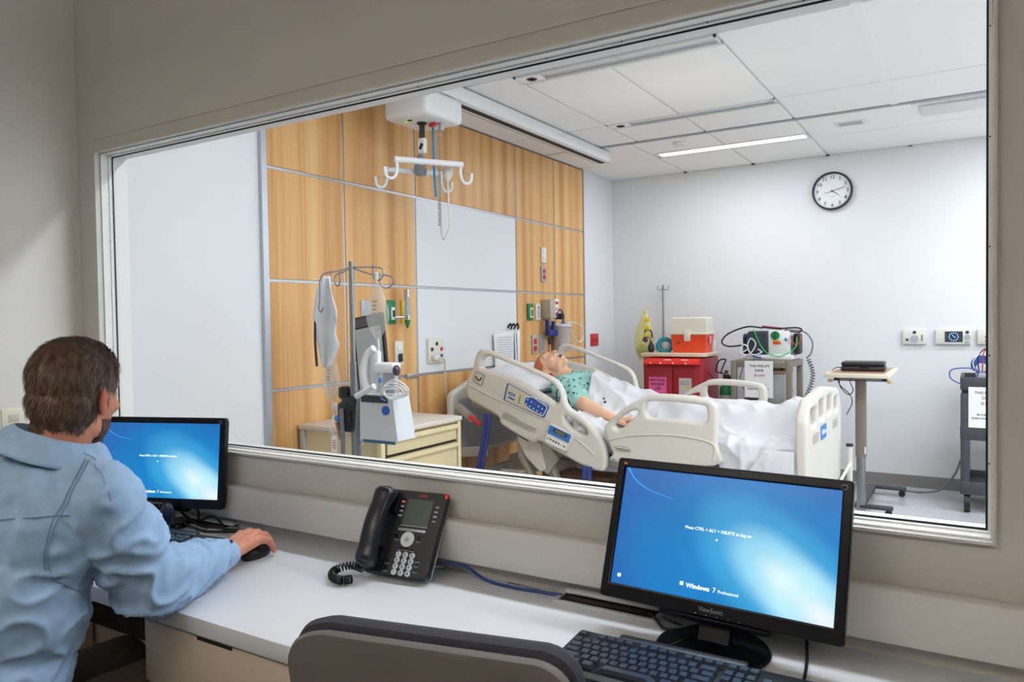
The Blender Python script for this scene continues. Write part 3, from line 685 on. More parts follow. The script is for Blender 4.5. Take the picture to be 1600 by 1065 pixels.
# ---- foreground task chair
def task_chair(label, loc, yaw, shell, fabric, arms=False):
    t = thing('task_chair', label, 'chair', loc, yaw)
    sw, z0, z1 = 0.225, 0.50, 0.925
    def sect(z, off, grow=0.0):
        k = (z - z0) / (z1 - z0); w = (sw - 0.035 * (1 - k)) + grow
        return [( -w + 2 * w * q / 16, off - 0.045 * (2 * q / 16 - 1) ** 2 - 0.02 * k * k, z) for q in range(17)]
    def back(o0, o1, grow, zt, r=0.055):
        mb = MB(); out = fillet([(-sw + 0.035 - grow, z0 - grow), (sw - 0.035 + grow, z0 - grow), (sw + grow, zt), (-sw - grow, zt)], [0.05, 0.05, r, r], 8)
        n = len(out); vs = []
        def bend(x, z, y): k = (z - z0) / (z1 - z0); return (x, y - 0.04 * (x / sw) ** 2 - 0.03 * k * k, z)
        cx_, cz_ = 0, (z0 + zt) / 2
        rings = []
        for s_, y in ((0.02, o0), (0.5, o0), (0.93, o0), (0.985, o0 - (o0 - o1) * 0.12), (1.0, (o0 + o1) / 2), (0.985, o1 + (o0 - o1) * 0.12), (0.93, o1), (0.5, o1), (0.02, o1)):
            rings.append([bend(cx_ + (p[0] - cx_) * s_, cz_ + (p[1] - cz_) * s_, y) for p in out])
        return mb.loft(rings)
    back(-0.262, -0.236, 0.0, z1).build('back_shell', shell, t, ang=60)
    back(-0.234, -0.196, 0.004, z1 + 0.008).build('back_cushion', fabric, t, ang=60)
    MB().rbox((0, 0.02, 0.455), (0.48, 0.46, 0.07), 0.03, 4).build('seat', fabric, t)
    MB().rbox((0, 0.02, 0.413), (0.46, 0.44, 0.018), 0.008).build('seat_pan', shell, t)
    MB().tube([(0, -0.05, 0.40), (0, -0.24, 0.40), (0, -0.285, 0.46), (0, -0.275, 0.62)], 0.02, 10, smooth=5).build('back_bar', BLK, t)
    MB().cyl((0, 0, 0.10), (0, 0, 0.40), 0.03, 0.022).build('gas_column', BLK, t)
    MB().lathe([(0.0, 0.075), (0.05, 0.075), (0.045, 0.13), (0.0, 0.13)]).build('hub', BLK, t)
    for q in range(5):
        a_ = 2 * PI * q / 5 + 0.3; c_, s_ = math.cos(a_), math.sin(a_)
        g = MB(); g.tube([(0.03 * c_, 0.03 * s_, 0.105), (0.18 * c_, 0.18 * s_, 0.09), (0.29 * c_, 0.29 * s_, 0.07)], [0.024, 0.016], 8); g = g.build('base_arm', BLK, t)
        MB().cyl((0.29 * c_ - 0.024 * s_, 0.29 * s_ + 0.024 * c_, 0.028), (0.29 * c_ + 0.024 * s_, 0.29 * s_ - 0.024 * c_, 0.028), 0.028).build('caster', BLKC, g)
    if arms:
        for sx in (-1, 1):
            MB().tube([(sx * 0.22, 0.0, 0.42), (sx * 0.285, 0.0, 0.43), (sx * 0.29, 0.0, 0.60)], 0.014, 8, smooth=4).build('arm_post', BLK, t)
            MB().rbox((sx * 0.29, -0.02, 0.615), (0.07, 0.25, 0.03), 0.012, 3).build('armrest', BLK, t)
    return t
task_chair('grey task chair with charcoal cushion in the foreground at the worktop', (-0.722, 1.118, 0), 0.215,
           mat('grey_shell_plastic', (112, 108, 105), 0.55, var=0.02, bump=0.15, bscale=700), mat('charcoal_mesh_fabric', (66, 66, 78), 0.9, var=0.25, scale=500, bump=0.6, bscale=900))

# ================================================================ HOSPITAL BED
BEDP = mat('bed_plastic', (212, 207, 196), 0.42, var=0.01)
BEDD = mat('bed_plastic_dark', (176, 170, 158), 0.45, var=0.02)
STEEL = mat('brushed_steel', (150, 152, 155), 0.35, 0.8, var=0.03)
BLUEB = mat('panel_blue', (38, 84, 168), 0.35, var=0)
BLUEL = mat('panel_light_blue', (52, 120, 196), 0.35, var=0)
WHITE = mat('white_plastic', (232, 233, 233), 0.35, var=0)
BEIGE = mat('panel_beige', (204, 198, 170), 0.4, var=0)
GREEN = mat('green_print', (50, 150, 80), 0.4, var=0)
LINEN = mat('white_linen', (214, 214, 218), 0.85, var=0.015, scale=5, bump=0.10, bscale=700)
HEAD = [(-2.589, 1.196), (-2.563, 1.205), (-2.473, 1.188), (-2.252, 1.109), (-2.086, 1.048), (-2.033, 1.006), (-2.007, 0.952), (-1.994, 0.901), (-1.964, 0.867), (-1.895, 0.831), (-1.827, 0.773), (-1.768, 0.7), (-1.744, 0.617), (-1.754, 0.55), (-1.787, 0.532), (-1.898, 0.557), (-2.075, 0.629), (-2.175, 0.674), (-2.231, 0.665), (-2.427, 0.752), (-2.46, 0.805), (-2.641, 0.884), (-2.682, 0.926), (-2.68, 1.011), (-2.643, 1.063), (-2.615, 1.157)]
HH1 = [(-2.554, 1.154), (-2.484, 1.159), (-2.215, 1.073), (-2.096, 1.02), (-2.042, 0.974), (-2.034, 0.919), (-2.062, 0.898), (-2.107, 0.924), (-2.254, 0.999), (-2.407, 1.052), (-2.555, 1.086), (-2.57, 1.116)]
HH2 = [(-2.0, 0.829), (-1.947, 0.813), (-1.874, 0.77), (-1.861, 0.732), (-1.896, 0.73), (-1.965, 0.764), (-1.996, 0.794)]
FOOT = [(-1.757, 0.776), (-1.727, 0.815), (-1.624, 0.9), (-1.523, 0.956), (-1.474, 0.974), (-1.341, 0.976), (-1.187, 0.96), (-1.143, 0.942), (-1.126, 0.899), (-1.13, 0.736), (-1.14, 0.619), (-1.684, 0.590), (-1.706, 0.641), (-1.734, 0.703)]
FH1 = [(-1.51, 0.905), (-1.49, 0.934), (-1.341, 0.936), (-1.198, 0.927), (-1.18, 0.911), (-1.176, 0.862), (-1.204, 0.838), (-1.342, 0.847), (-1.48, 0.847), (-1.507, 0.869)]
FH2 = [(-1.699, 0.79), (-1.675, 0.823), (-1.613, 0.869), (-1.562, 0.884), (-1.557, 0.866), (-1.591, 0.833), (-1.653, 0.777), (-1.682, 0.77)]
BY0, BY1 = 3.80, 4.93
bed = thing('hospital_bed', 'beige adjustable hospital bed with raised head and four side rails', 'bed', (0, 0, 0))
def smooth2(p, k=4): return [(q.x, q.y) for q in catmull([V((a, b, 0)) for a, b in p], k, True)]
def plate(name, pts, y, th, m, parent, r=0.004, holes=(), bev=0.0008, sgn=-1):
    """flat piece parallel to the rail face; y = its outer face"""
    return slab(name, [fillet(pts, r, 4)] + [h[::-1] for h in holes], th, m, parent, XZ((0, y - sgn * th / 2, 0)), bev)
rails = []
for y, side in ((BY0 + 0.03, -1), (BY1 - 0.03, 1)):
    for nm, out, holes in (('head_rail', HEAD, (HH1, HH2)), ('foot_rail', FOOT, (FH1, FH2))):
        r_ = slab(nm, [smooth2(out)] + [smooth2(h)[::-1] for h in holes], 0.056, BEDP, bed, XZ((0, y, 0)), 0.017, 3, ang=60)
        rails.append(r_)
hr, fr = rails[0], rails[1]
FY = BY0 + 0.0015        # outer face of the near rails
def inset(pts, d):
    c = V((sum(p[0] for p in pts) / len(pts), sum(p[1] for p in pts) / len(pts))); return [tuple(c + (V(p) - c) * (1 - d / (V(p) - c).length)) for p in pts]
MB().tube([(x, FY - 0.001, z) for x, z in ((-2.668, 0.992), (-2.478, 0.917), (-2.256, 0.844), (-2.115, 0.798))], 0.004, 8, smooth=6).build('moulded_ridge', BEDP, hr)
MB().tube([(x, FY - 0.001, z) for x, z in ((-1.931, 0.708), (-1.862, 0.662), (-1.816, 0.622))], 0.0045, 8, smooth=6).build('moulded_ridge', BEDP, hr)
MB().tube([(x, FY - 0.001, z) for x, z in ((-1.722, 0.715), (-1.586, 0.747), (-1.396, 0.763), (-1.25, 0.757), (-1.140, 0.728), (-1.142, 0.65))], 0.005, 8, smooth=8).build('moulded_ridge', BEDP, fr)
PANEL = [(-2.378, 1.01), (-2.094, 0.884), (-2.131, 0.81), (-2.409, 0.903)]
PAD = [(-2.255, 0.93), (-2.199, 0.932), (-2.103, 0.876), (-2.136, 0.822), (-2.219, 0.854), (-2.267, 0.889)]
UNIT = [(-2.091, 0.785), (-1.935, 0.727), (-1.976, 0.625), (-2.129, 0.678)]
LBL = [(-2.606, 1.073), (-2.538, 1.051), (-2.562, 0.981), (-2.63, 1.013)]
plate('panel_border', PANEL, FY - 0.003, 0.004, BLUEB, hr, 0.012, sgn=-1)
plate('panel_face', inset(PANEL, 0.011), FY - 0.0042, 0.003, BEIGE, hr, 0.008)
plate('keypad_rim', PAD, FY - 0.0052, 0.003, WHITE, hr, 0.014)
plate('keypad', inset(PAD, 0.005), FY - 0.0062, 0.003, BLUEB, hr, 0.012)
for i in range(5):
    for j in range(2):
        x = -2.236 + i * 0.024 - j * 0.010; z = 0.915 - i * 0.0125 - j * 0.026
        MB().cyl((x, FY - 0.006, z), (x, FY - 0.0085, z), 0.0045, n=10).build('rail_button', WHITE if (i, j) != (2, 0) else mat('red_button', (220, 80, 70), 0.3, var=0), hr)
def bar(name, a, b, wd, y, m, parent): 
    d = V((b[0] - a[0], b[1] - a[1])); n = V((-d.y, d.x)).normalized() * wd / 2
    return plate(name, [(a[0] - n.x, a[1] - n.y), (b[0] - n.x, b[1] - n.y), (b[0] + n.x, b[1] + n.y), (a[0] + n.x, a[1] + n.y)], y, 0.003, m, parent, wd * 0.45)
bar('blue_badge', (-2.370, 0.951), (-2.325, 0.933), 0.017, FY - 0.0052, BLUEB, hr); bar('badge_line', (-2.364, 0.9485), (-2.331, 0.9355), 0.004, FY - 0.0058, WHITE, hr)
bar('blue_badge', (-2.372, 0.925), (-2.328, 0.907), 0.010, FY - 0.0052, BLUEB, hr)
for q in range(4): bar('indicator', (-2.292 - q * 0.004, 0.935 - q * 0.013), (-2.284 - q * 0.004, 0.932 - q * 0.013), 0.008, FY - 0.0055, GREEN if q == 0 else INK, hr)
# print block: seven unreadable lines
for q in range(6):
    x0, z0 = -2.412 - q * 0.0022, 0.835 - q * 0.0068; ln = (0.10, 0.232, 0.228, 0.22, 0.23, 0.20)[q]
    bar('print_line', (x0, z0), (x0 + ln, z0 - ln * 0.378), 0.0012, FY - 0.0012, INK, hr)
plate('position_label', LBL, FY - 0.002, 0.003, BLUEB, hr, 0.010); plate('label_face', inset(LBL, 0.005), FY - 0.0028, 0.003, BEIGE, hr, 0.007)
MB().tube([(-2.606, FY - 0.004, 1.043), (-2.595, FY - 0.004, 1.024), (-2.578, FY - 0.004, 1.018), (-2.562, FY - 0.004, 1.036)], 0.0042, 6, smooth=5).build('label_symbol', INK, hr)
# scale unit clipped to the rail
plate('scale_unit', UNIT, FY - 0.020, 0.024, BEDP, hr, 0.016, bev=0.006)
top = [UNIT[0], UNIT[1], tuple(V(UNIT[1]).lerp(V(UNIT[2]), 0.52)), tuple(V(UNIT[0]).lerp(V(UNIT[3]), 0.52))]
plate('unit_face', inset(top, 0.010), FY - 0.0212, 0.003, BLUEL, hr, 0.005)
low = [tuple(V(UNIT[0]).lerp(V(UNIT[3]), 0.56)), tuple(V(UNIT[1]).lerp(V(UNIT[2]), 0.56)), UNIT[2], UNIT[3]]
plate('unit_key_strip', inset(low, 0.012), FY - 0.0212, 0.003, WHITE, hr, 0.005)
bar('unit_display', (-2.062, 0.752), (-1.973, 0.718), 0.022, FY - 0.0225, INK, hr); bar('unit_lcd', (-2.048, 0.747), (-1.986, 0.723), 0.014, FY - 0.0232, mat('lcd_olive', (122, 122, 84), 0.3, var=0), hr)
for q in range(7):
    x, z = -2.096 + q * 0.0175, 0.700 - q * 0.0068
    MB().cyl((x, FY - 0.021, z), (x, FY - 0.024, z), 0.0052, n=8).build('unit_key', GREEN if q == 0 else (mat('yellow_key', (226, 200, 60), 0.4, var=0) if q == 5 else INK), hr)
# maker oval on the foot rail
ov = [(-1.645 + 0.048 * math.copysign(abs(math.cos(a)) ** 0.6, math.cos(a)), 0.667 - 0.004 * math.cos(a) + 0.014 * math.copysign(abs(math.sin(a)) ** 0.7, math.sin(a))) for a in [2 * PI * q / 24 for q in range(24)]]
plate('maker_oval', ov, FY - 0.002, 0.003, INK, fr, 0); plate('oval_face', inset(ov, 0.0025), FY - 0.0028, 0.003, BEDP, fr, 0)
text('maker_lettering', 'VersaCare', 0.019, INK, fr, frame((-1.645, FY - 0.0034, 0.667), (1, 0, -0.08), (0, 0, 1)), 0.0003, bold=0.0005, sx=0.95)
# headboard
hb = [(BY0 + 0.07, 0.50), (BY1 - 0.07, 0.50), (BY1 - 0.07, 0.92), (4.62, 0.99), (4.10, 0.99), (BY0 + 0.07, 0.92)]
slab('headboard', [fillet(hb, [0.03, 0.03, 0.06, 0.2, 0.2, 0.06])], 0.05, BEDP, bed, frame((-2.865, 0, 0), (0, 1, 0), (0, 0, 1)), 0.016, 3)
slab('headboard_inset', [fillet([(BY0 + 0.13, 0.53), (BY1 - 0.13, 0.53), (BY1 - 0.13, 0.88), (BY0 + 0.13, 0.88)], 0.04)], 0.01, mat('bed_inset_grey', (168, 166, 162), 0.5), bed, frame((-2.838, 0, 0), (0, 1, 0), (0, 0, 1)), 0.003)
# footboard with hand holds, ribs and badge
YZ = lambda x: frame((x, 0, 0), (0, 1, 0), (0, 0, 1))
fo = fillet([(3.84, 0.40), (4.90, 0.40), (4.92, 0.86), (4.80, 0.955), (4.38, 0.995), (3.96, 0.965), (3.83, 0.88)], [0.06, 0.06, 0.08, 0.09, 0.5, 0.09, 0.08], 6)
hole = lambda a, b, c, d, r=0.02: fillet([(a, c), (b, c), (b, d), (a, d)], r, 4)[::-1]
fb = slab('footboard', [fo, hole(3.93, 4.10, 0.825, 0.915), hole(4.16, 4.33, 0.835, 0.935), hole(4.41, 4.58, 0.835, 0.935), hole(4.64, 4.80, 0.825, 0.905)], 0.058, BEDP, bed, YZ(-0.722), 0.018, 3, ang=60)
for ya, yb in ((3.98, 4.13), (4.60, 4.75)):
    slab('hand_hold', [hole(ya, yb, 0.735, 0.785, 0.012)[::-1]], 0.006, BEDD, fb, YZ(-0.6925), 0.001)
slab('badge', [hole(4.20, 4.36, 0.725, 0.80, 0.012)[::-1]], 0.005, BLUEL, fb, YZ(-0.6915), 0.001)
text('lettering', 'Hill-Rom', 0.036, WHITE, fb, frame((-0.6885, 4.28, 0.762), (0, 1, 0), (0, 0, 1)), 0.0004, bold=0.001, sx=1.0)
MB().tube([(-0.66, 4.60, 0.43), (-0.62, 4.75, 0.52)], 0.009, 8).build('foot_lever', BEDP, bed)
MB().cyl((-0.64, 4.86, 0.30), (-0.64, 4.86, 0.60), 0.016).build('accessory_post', BEDP, bed)
MB().cyl((-0.64, 4.86, 0.60), (-0.64, 4.86, 0.615), 0.02).build('post_cap', BLKC, bed)
# deck, frame, arms and wheels
def rot_box(mb, c, size, ay, r=0.01): mb.rbox(c, size, r, 2, rot=(0, ay, 0)); return mb
BA = math.radians(18)
px_, pz_ = -1.80, 0.60
def back_pt(s, h): return (px_ - s * math.cos(BA) + h * math.sin(BA), 0, pz_ + s * math.sin(BA) + h * math.cos(BA))
bp = back_pt(0.47, 0.0)
rot_box(MB(), (bp[0], 4.365, bp[2] - 0.02), (0.98, 0.94, 0.05), BA).build('back_deck', BEDD, bed)
MB().rbox((-1.26, 4.365, 0.575), (1.08, 0.98, 0.05), 0.012).build('foot_deck', BEDD, bed)
for y in (3.93, 4.80): MB().rbox((-1.80, y, 0.40), (1.98, 0.06, 0.08), 0.01).build('frame_rail', mat('frame_beige_grey', (176, 172, 164), 0.4, 0.2, var=0.03), bed)
FRG = MATS['frame_beige_grey']
for x in (-2.70, -1.6, -0.85): MB().rbox((x, 4.365, 0.39), (0.08, 0.86, 0.07), 0.01).build('cross_member', FRG, bed)
for y in (3.93, 4.80):
    MB().tube([(-2.28, y, 0.42), (-2.36, y, 0.56), (-2.36, y, 0.68)], 0.028, 8).build('rail_arm', BEDD, bed)
    MB().tube([(-2.10, y, 0.40), (-2.16, y, 0.52), (-2.20, y, 0.66)], 0.024, 8).build('rail_arm', BEDD, bed)
    MB().tube([(-1.45, y, 0.42), (-1.44, y, 0.62)], 0.026, 8).build('rail_arm', BEDD, bed)
# release latch under the near head rail, brackets and braces
lt = [(-2.345, 0.735), (-2.235, 0.695), (-2.20, 0.640), (-2.165, 0.50), (-2.20, 0.475), (-2.30, 0.56), (-2.36, 0.66)]
slab('latch_plate', [fillet(lt, 0.018)], 0.03, BEDP, bed, XZ((0, 3.88, 0)), 0.008)
plate('latch_window', [(-2.335, 0.722), (-2.262, 0.694), (-2.277, 0.655), (-2.345, 0.683)], 3.862, 0.006, DARK, bed, 0.006)
slab('latch_arm', [fillet([(-2.215, 0.66), (-2.14, 0.64), (-2.09, 0.56), (-2.16, 0.46), (-2.19, 0.48)], 0.015)], 0.04, BEDD, bed, XZ((0, 3.90, 0)), 0.010)
slab('side_bracket', [fillet([(-2.48, 0.475), (-2.34, 0.475), (-2.30, 0.44), (-1.96, 0.44), (-1.96, 0.37), (-2.40, 0.36)], 0.01)], 0.02, FRG, bed, XZ((0, 3.865, 0)), 0.004)
MB().rbox((-2.75, 3.90, 0.55), (0.30, 0.03, 0.06), 0.006, 2, rot=(0, -0.12, 0)).build('head_brace', FRG, bed)
MB().rbox((-2.74, 3.88, 0.80), (0.16, 0.04, 0.05), 0.012, 2, rot=(0, 0.55, 0)).build('push_handle', BEDD, bed)
MB().tube([(-2.668, 3.815, 0.790), (-2.585, 3.815, 0.742)], 0.014, 10).build('red_release_handle', mat('red_plastic', (214, 40, 44), 0.35, var=0), bed)
MB().rbox((-1.97, 4.05, 0.44), (0.36, 0.18, 0.05), 0.01).build('motor_housing', mat('brown_motor', (118, 86, 70), 0.6, var=0.2, scale=40), bed)
MB().rbox((-2.35, 4.3, 0.46), (0.5, 0.3, 0.10), 0.02).build('actuator_box', FRG, bed)
for x in (-2.65, -0.92):
    for y in (3.97, 4.76):
        MB().rbox((x, y, 0.25), (0.06, 0.06, 0.26), 0.01).build('caster_leg', FRG, bed)
        MB().cyl((x, y - 0.022, 0.075), (x, y + 0.022, 0.075), 0.075, n=24).build('caster', BLKC, bed)
MB().rbox((-1.8, 4.365, 0.20), (1.75, 0.55, 0.06), 0.02).build('base_frame', BEDD, bed)
# blue restraint straps
STR = mat('blue_webbing', (22, 64, 140), 0.8, var=0.1, scale=200)
for path in ([(-2.535, 0.815), (-2.545, 0.70), (-2.585, 0.52), (-2.60, 0.42)], [(-1.868, 0.555), (-1.872, 0.50), (-1.87, 0.40)]):
    for dx in (0.0, 0.030):
        m_ = MB(); pts = catmull([V((x + dx * (1 if path[0][0] > -2 else 0.9), 3.792, z)) for x, z in path], 5)
        m_.loft([[(p.x - 0.013, p.y - 0.002, p.z), (p.x + 0.013, p.y - 0.002, p.z), (p.x + 0.013, p.y + 0.002, p.z), (p.x - 0.013, p.y + 0.002, p.z)] for p in pts])
        s_ = m_.build('strap', STR, bed)
        m_ = MB(); m_.tube([(p.x, p.y - 0.0025, p.z) for p in pts], 0.0008, 5); m_.build('strap_stitching', mat('red_thread', (190, 90, 110), 0.7, var=0), s_)
# mattress: one bent pad
sec = []
def pad_path(h):
    return [(-0.76, 0.61 + h), (-1.2, 0.61 + h), (-1.62, 0.61 + h), (-1.80 + h * 0.12, 0.615 + h), (-1.95 + h * 0.22, 0.648 + h * 0.98), (-2.25 + h * 0.30, 0.738 + h * 0.95), (-2.70 + h * 0.30, 0.885 + h * 0.95)]
HT = 0.125
def mat_top(x):
    """height of the mattress surface above the floor at x"""
    p = sorted(pad_path(HT))
    for (a, za), (b, zb) in zip(p[:-1], p[1:]):
        if a <= x <= b: return za + (zb - za) * (x - a) / (b - a)
    return p[0][1] if x < p[0][0] else p[-1][1]
tp = catmull([V((x, 0, z)) for x, z in pad_path(HT)], 6); bt = catmull([V((x, 0, z)) for x, z in pad_path(0.0)], 6)
m_ = MB(); rings = []
for a, b in zip(tp, bt):
    y0, y1, r = 3.885, 4.845, 0.03; ring = []
    for (yy, t_) in ((y0, 0.25), (y0, 0.75), (y0 + r * 0.3, 0.95), (y0 + r, 1.0), (4.2, 1.0), (4.5, 1.0), (y1 - r, 1.0), (y1 - r * 0.3, 0.95), (y1, 0.75), (y1, 0.25), (y1 - r, 0.0), (y0 + r, 0.0)):
        p = b.lerp(a, t_); ring.append((p.x, yy, p.z))
    rings.append(ring)
m_.loft(rings); m_.build('mattress', LINEN, bed, ang=50)

# ---------------------------------------------------------------- pillow and sheet
pl = MB()
def pil(u, v):
    s, c = (u - 0.5) * 2, (v - 0.5) * 2
    return s, c
rows_ = []
for sign in (1, -1):
    def fn(u, v, sign=sign):
        a, b = (u - 0.5) * 2, (v - 0.5) * 2
        th = 0.060 * (1 - abs(a) ** 3.5) ** 0.6 * (1 - abs(b) ** 3.5) ** 0.6
        L_ = 0.20 * (1 - 0.06 * b * b); Wd = 0.33 * (1 - 0.06 * a * a)
        sag = 0.03 * math.exp(-((a - 0.1) ** 2 + b * b) * 4) if sign > 0 else 0
        x_, h_ = a * L_, sign * th - sag + 0.004 * fbm((a * 3, b * 3, sign), 1.3)
        ax, az = -2.52, mat_top(-2.52) + 0.046
        return (ax + x_ * math.cos(BA) + h_ * math.sin(BA), 4.37 + b * Wd, az - x_ * math.sin(BA) + h_ * math.cos(BA))
    pl.grid(26, 26, fn)
po = pl.build('pillow', LINEN, ang=80); tag(po, 'white pillow under the manikin\'s head on raised bed', 'pillow')

def hump(x, y):
    """covered body under the sheet"""
    d = y - 4.37; e = lambda q, w: math.exp(-(abs(q) / w) ** 2.6)
    t_ = max(0, min(1, (x + 2.15) / 1.45))
    torso = 0.215 - 0.05 * min(1, t_ * 3.0)
    one = e(d, 0.215) * torso
    two = (e(d - 0.115, 0.115) + e(d + 0.115, 0.115)) * 0.150
    k = max(0, min(1, (x + 1.62) / 0.22)); k = k * k * (3 - 2 * k)
    leg = two * (1.0 - 0.22 * max(0, min(1, (x + 1.4) / 0.5)))
    feet = (e(d - 0.11, 0.09) + e(d + 0.11, 0.09)) * 0.15 * math.exp(-((x + 0.86) / 0.07) ** 2)
    fade = max(0, min(1, (-0.745 - x) / 0.06))
    return (one * (1 - k) + max(leg, 0) * k + feet * 0.35 * k) * fade
YN, YF = 3.868, 4.862
def sheet_fn(u, v):
    # v: 0 near hem, then up over the edge, across, down the far side
    x = -0.735 - 1.36 * u
    hangn = 0.30 if x > -1.12 else 0.10; hangn *= 1
    k = max(0, min(1, (x + 1.15) / 0.10)); hang = 0.08 + 0.22 * k
    s = v * (0.30 + 0.994 + 0.12)
    base = mat_top(x)
    if s < 0.30:
        z = base - hang * (1 - s / 0.30); y = YN - 0.012 * math.sin(PI * s / 0.30); e_ = 0
    elif s < 1.294:
        y = YN + (s - 0.30); z = base; e_ = 1
        z += 0.012 + hump(x, y)
        edge = min(y - YN, YF - y); z -= 0.018 * max(0, 1 - edge / 0.03) ** 2
    else:
        y = YF + 0.004; z = base - (s - 1.294); e_ = 0
    # hem end near the chest slopes across the body
    w = 0.007 * noise.noise(V((x * 5, y * 9, z * 7))) + 0.006 * noise.noise(V((x * 14 + y * 6, y * 11, z * 12)))
    rg = max(0, 1 - abs(noise.noise(V((x * 3.0 + y * 5.5, y * 2.0 - x * 4, 3.3 + z * 5)))) * 3.0); rg2 = max(0, 1 - abs(noise.noise(V((x * 7 - y * 4, y * 6 + x * 2, 8.1 + z * 4)))) * 3.2)
    fold = 0.016 * rg ** 1.6 + 0.009 * rg2 ** 1.6 - 0.003
    rip = 0.006 * math.sin((y * 1.0 + x * 0.22) * 55 + 3 * noise.noise(V((x * 3, y * 3, 0)))) * max(0, min(1, (-1.55 - x) / 0.3)) * (1 if e_ else 0)
    if e_: z += w * 0.8 + fold + rip
    else: y -= (w + fold) * (1.4 if y < 4.3 else -0.5) + 0.004
    if e_ and u > 0.9: z += 0.004
    # diagonal upper hem
    if u > 0.6: x += (u - 0.6) / 0.4 * (-0.10 * max(-1, min(1, (y - 4.37) / 0.4)) + 0.02)
    return (x, y, z)
sh = MB().grid(150, 150, sheet_fn).build('bed_sheet', LINEN, ang=80, solid=0.003, fix=False)
tag(sh, 'rumpled white sheet covering the manikin from chest to feet', 'sheet')
# tucked corner fold hanging at the near foot end
cf = MB()
def corner(u, v):
    x = -0.745 - 0.27 * u - (0.16 * (1 - u)) * 0; z = mat_top(-0.9) - 0.02 - 0.30 * v
    xl = -0.90 - 0.20 * v + u * (0.15 + 0.19 * v)
    return (min(-0.755, xl), YN - 0.028 - 0.022 * math.sin(PI * min(1, v * 1.1)) * (0.4 + 0.6 * u) + 0.004 * noise.noise(V((u * 4, v * 4, 1))), z)
cf.grid(24, 24, corner); c_ = cf.build('corner_fold', LINEN, sh, ang=80, solid=0.003, fix=False)

# ================================================================ TREATMENT-ROOM EQUIPMENT
PLATEG = mat('plate_grey', (176, 178, 182), 0.4, 0.2, var=0.01)
IVORY = mat('ivory_plate', (222, 219, 208), 0.4, var=0)
REDK = mat('red_socket', (196, 44, 50), 0.35, var=0)
GRN = mat('oxygen_green', (14, 120, 66), 0.35, var=0); YEL = mat('air_yellow', (236, 205, 40), 0.4, var=0)
PAPER = mat('white_paper', (236, 236, 236), 0.8, var=0.01)
NAVY = mat('navy_plastic', (28, 50, 120), 0.35, var=0)
CLEAR = mat('clear_vinyl', (225, 230, 226), 0.12, var=0, alpha=0.24, spec=0.9)
CLEAR2 = mat('clear_tubing', (232, 234, 236), 0.2, var=0, alpha=0.75)
GREYC = mat('grey_hose', (118, 122, 126), 0.45, var=0); WHITEC = mat('white_cable', (228, 230, 232), 0.4, var=0)
def wallbox(name, label, cat, y, z, w, h, m, th=0.014, x=WX):
    t = thing(name, label, cat, (x, y, z)); MB().rbox((th / 2, 0, 0), (th, w, h), 0.003).build('plate', m, t); return t
def sock(t, y, z, w, h, m, x=0.016, nm='socket', r=0.003): return MB().rbox((x, y, z), (0.008, w, h), r).build(nm, m, t)
# plates on the wood wall
t = wallbox('blank_plate', 'grey blank plate on wood wall behind the leaning tablet', 'wall plate', 3.243, 1.462, 0.075, 0.09, PLATEG, 0.008); sock(t, 0, 0.028, 0.006, 0.006, STEEL, 0.008, 'screw')
t = wallbox('oxygen_outlet', 'green oxygen outlet on wood wall beside the flow meter', 'gas outlet', 3.462, 1.442, 0.075, 0.14, GRN); sock(t, 0.008, -0.01, 0.032, 0.075, WHITE); sock(t, 0.008, -0.01, 0.018, 0.04, INK, 0.021)
t = wallbox('air_outlet', 'yellow air outlet on wood wall beside the flow meter', 'gas outlet', 3.592, 1.442, 0.07, 0.14, YEL); sock(t, -0.004, -0.008, 0.032, 0.075, WHITE)
t = thing('flow_meter', 'upright glass flow meter between green and yellow gas outlets', 'flow meter', (WX + 0.016, 3.535, 1.44))
MB().cyl((0.055, 0, -0.02), (0.055, 0, 0.09), 0.014).build('tube', mat('flow_glass', (170, 190, 205), 0.1, var=0, alpha=0.8), t)
MB().cyl((0.055, 0, 0.09), (0.055, 0, 0.135), 0.017).build('top_cap', CHROME, t); MB().cyl((0.055, 0, -0.045), (0.055, 0, -0.02), 0.018).build('valve_body', CHROME, t)
MB().cyl((0.008, -0.058, -0.03), (0.055, 0, -0.03), 0.008).build('inlet', CHROME, t); MB().lathe([(0.0, -0.10), (0.006, -0.095), (0.018, -0.06), (0.018, -0.047), (0.0, -0.046)], (0.055, 0, 0)).build('green_nut', GRN, t)
t = wallbox('wall_outlet', 'ivory outlet with dark plug on wood wall beside white panel', 'outlet', 3.525, 1.19, 0.072, 0.15, IVORY); sock(t, 0, 0.03, 0.034, 0.03, WHITE); sock(t, 0, -0.025, 0.034, 0.05, BLK, 0.024, 'plug', 0.01)
t = wallbox('call_station', 'square ivory outlet station with cord on white wall panel', 'outlet', 3.89, 1.192, 0.17, 0.16, IVORY, 0.018)
for y, z, m in ((0.0, 0.045, INK), (0.05, 0.01, REDK), (0.05, -0.035, BLUEB), (-0.05, 0.01, INK)): MB().cyl((0.018, y, z), (0.021, y, z), 0.013, n=14).build('jack', m, t)
MB().rbox((0.035, -0.035, -0.045), (0.035, 0.045, 0.035), 0.01, 3).build('plug', IVORY, t)
tag(MB().tube([(WX + 0.05, 3.86, 1.147), (WX + 0.06, 3.915, 1.13), (WX + 0.05, 3.93, 1.0), (WX + 0.04, 3.97, 0.8), (WX + 0.04, 3.99, 0.5)], 0.006, 8, smooth=8).build('power_cord', mat('beige_cord', (205, 198, 184), 0.5, var=0)), 'beige cord hanging from the square outlet station', 'cord')
t = wallbox('wall_outlet', 'upper ivory outlet high on wood wall right of white panel', 'outlet', 5.343, 1.905, 0.075, 0.125, IVORY); sock(t, 0, 0.03, 0.034, 0.03, WHITE); sock(t, 0, -0.02, 0.034, 0.03, WHITE)
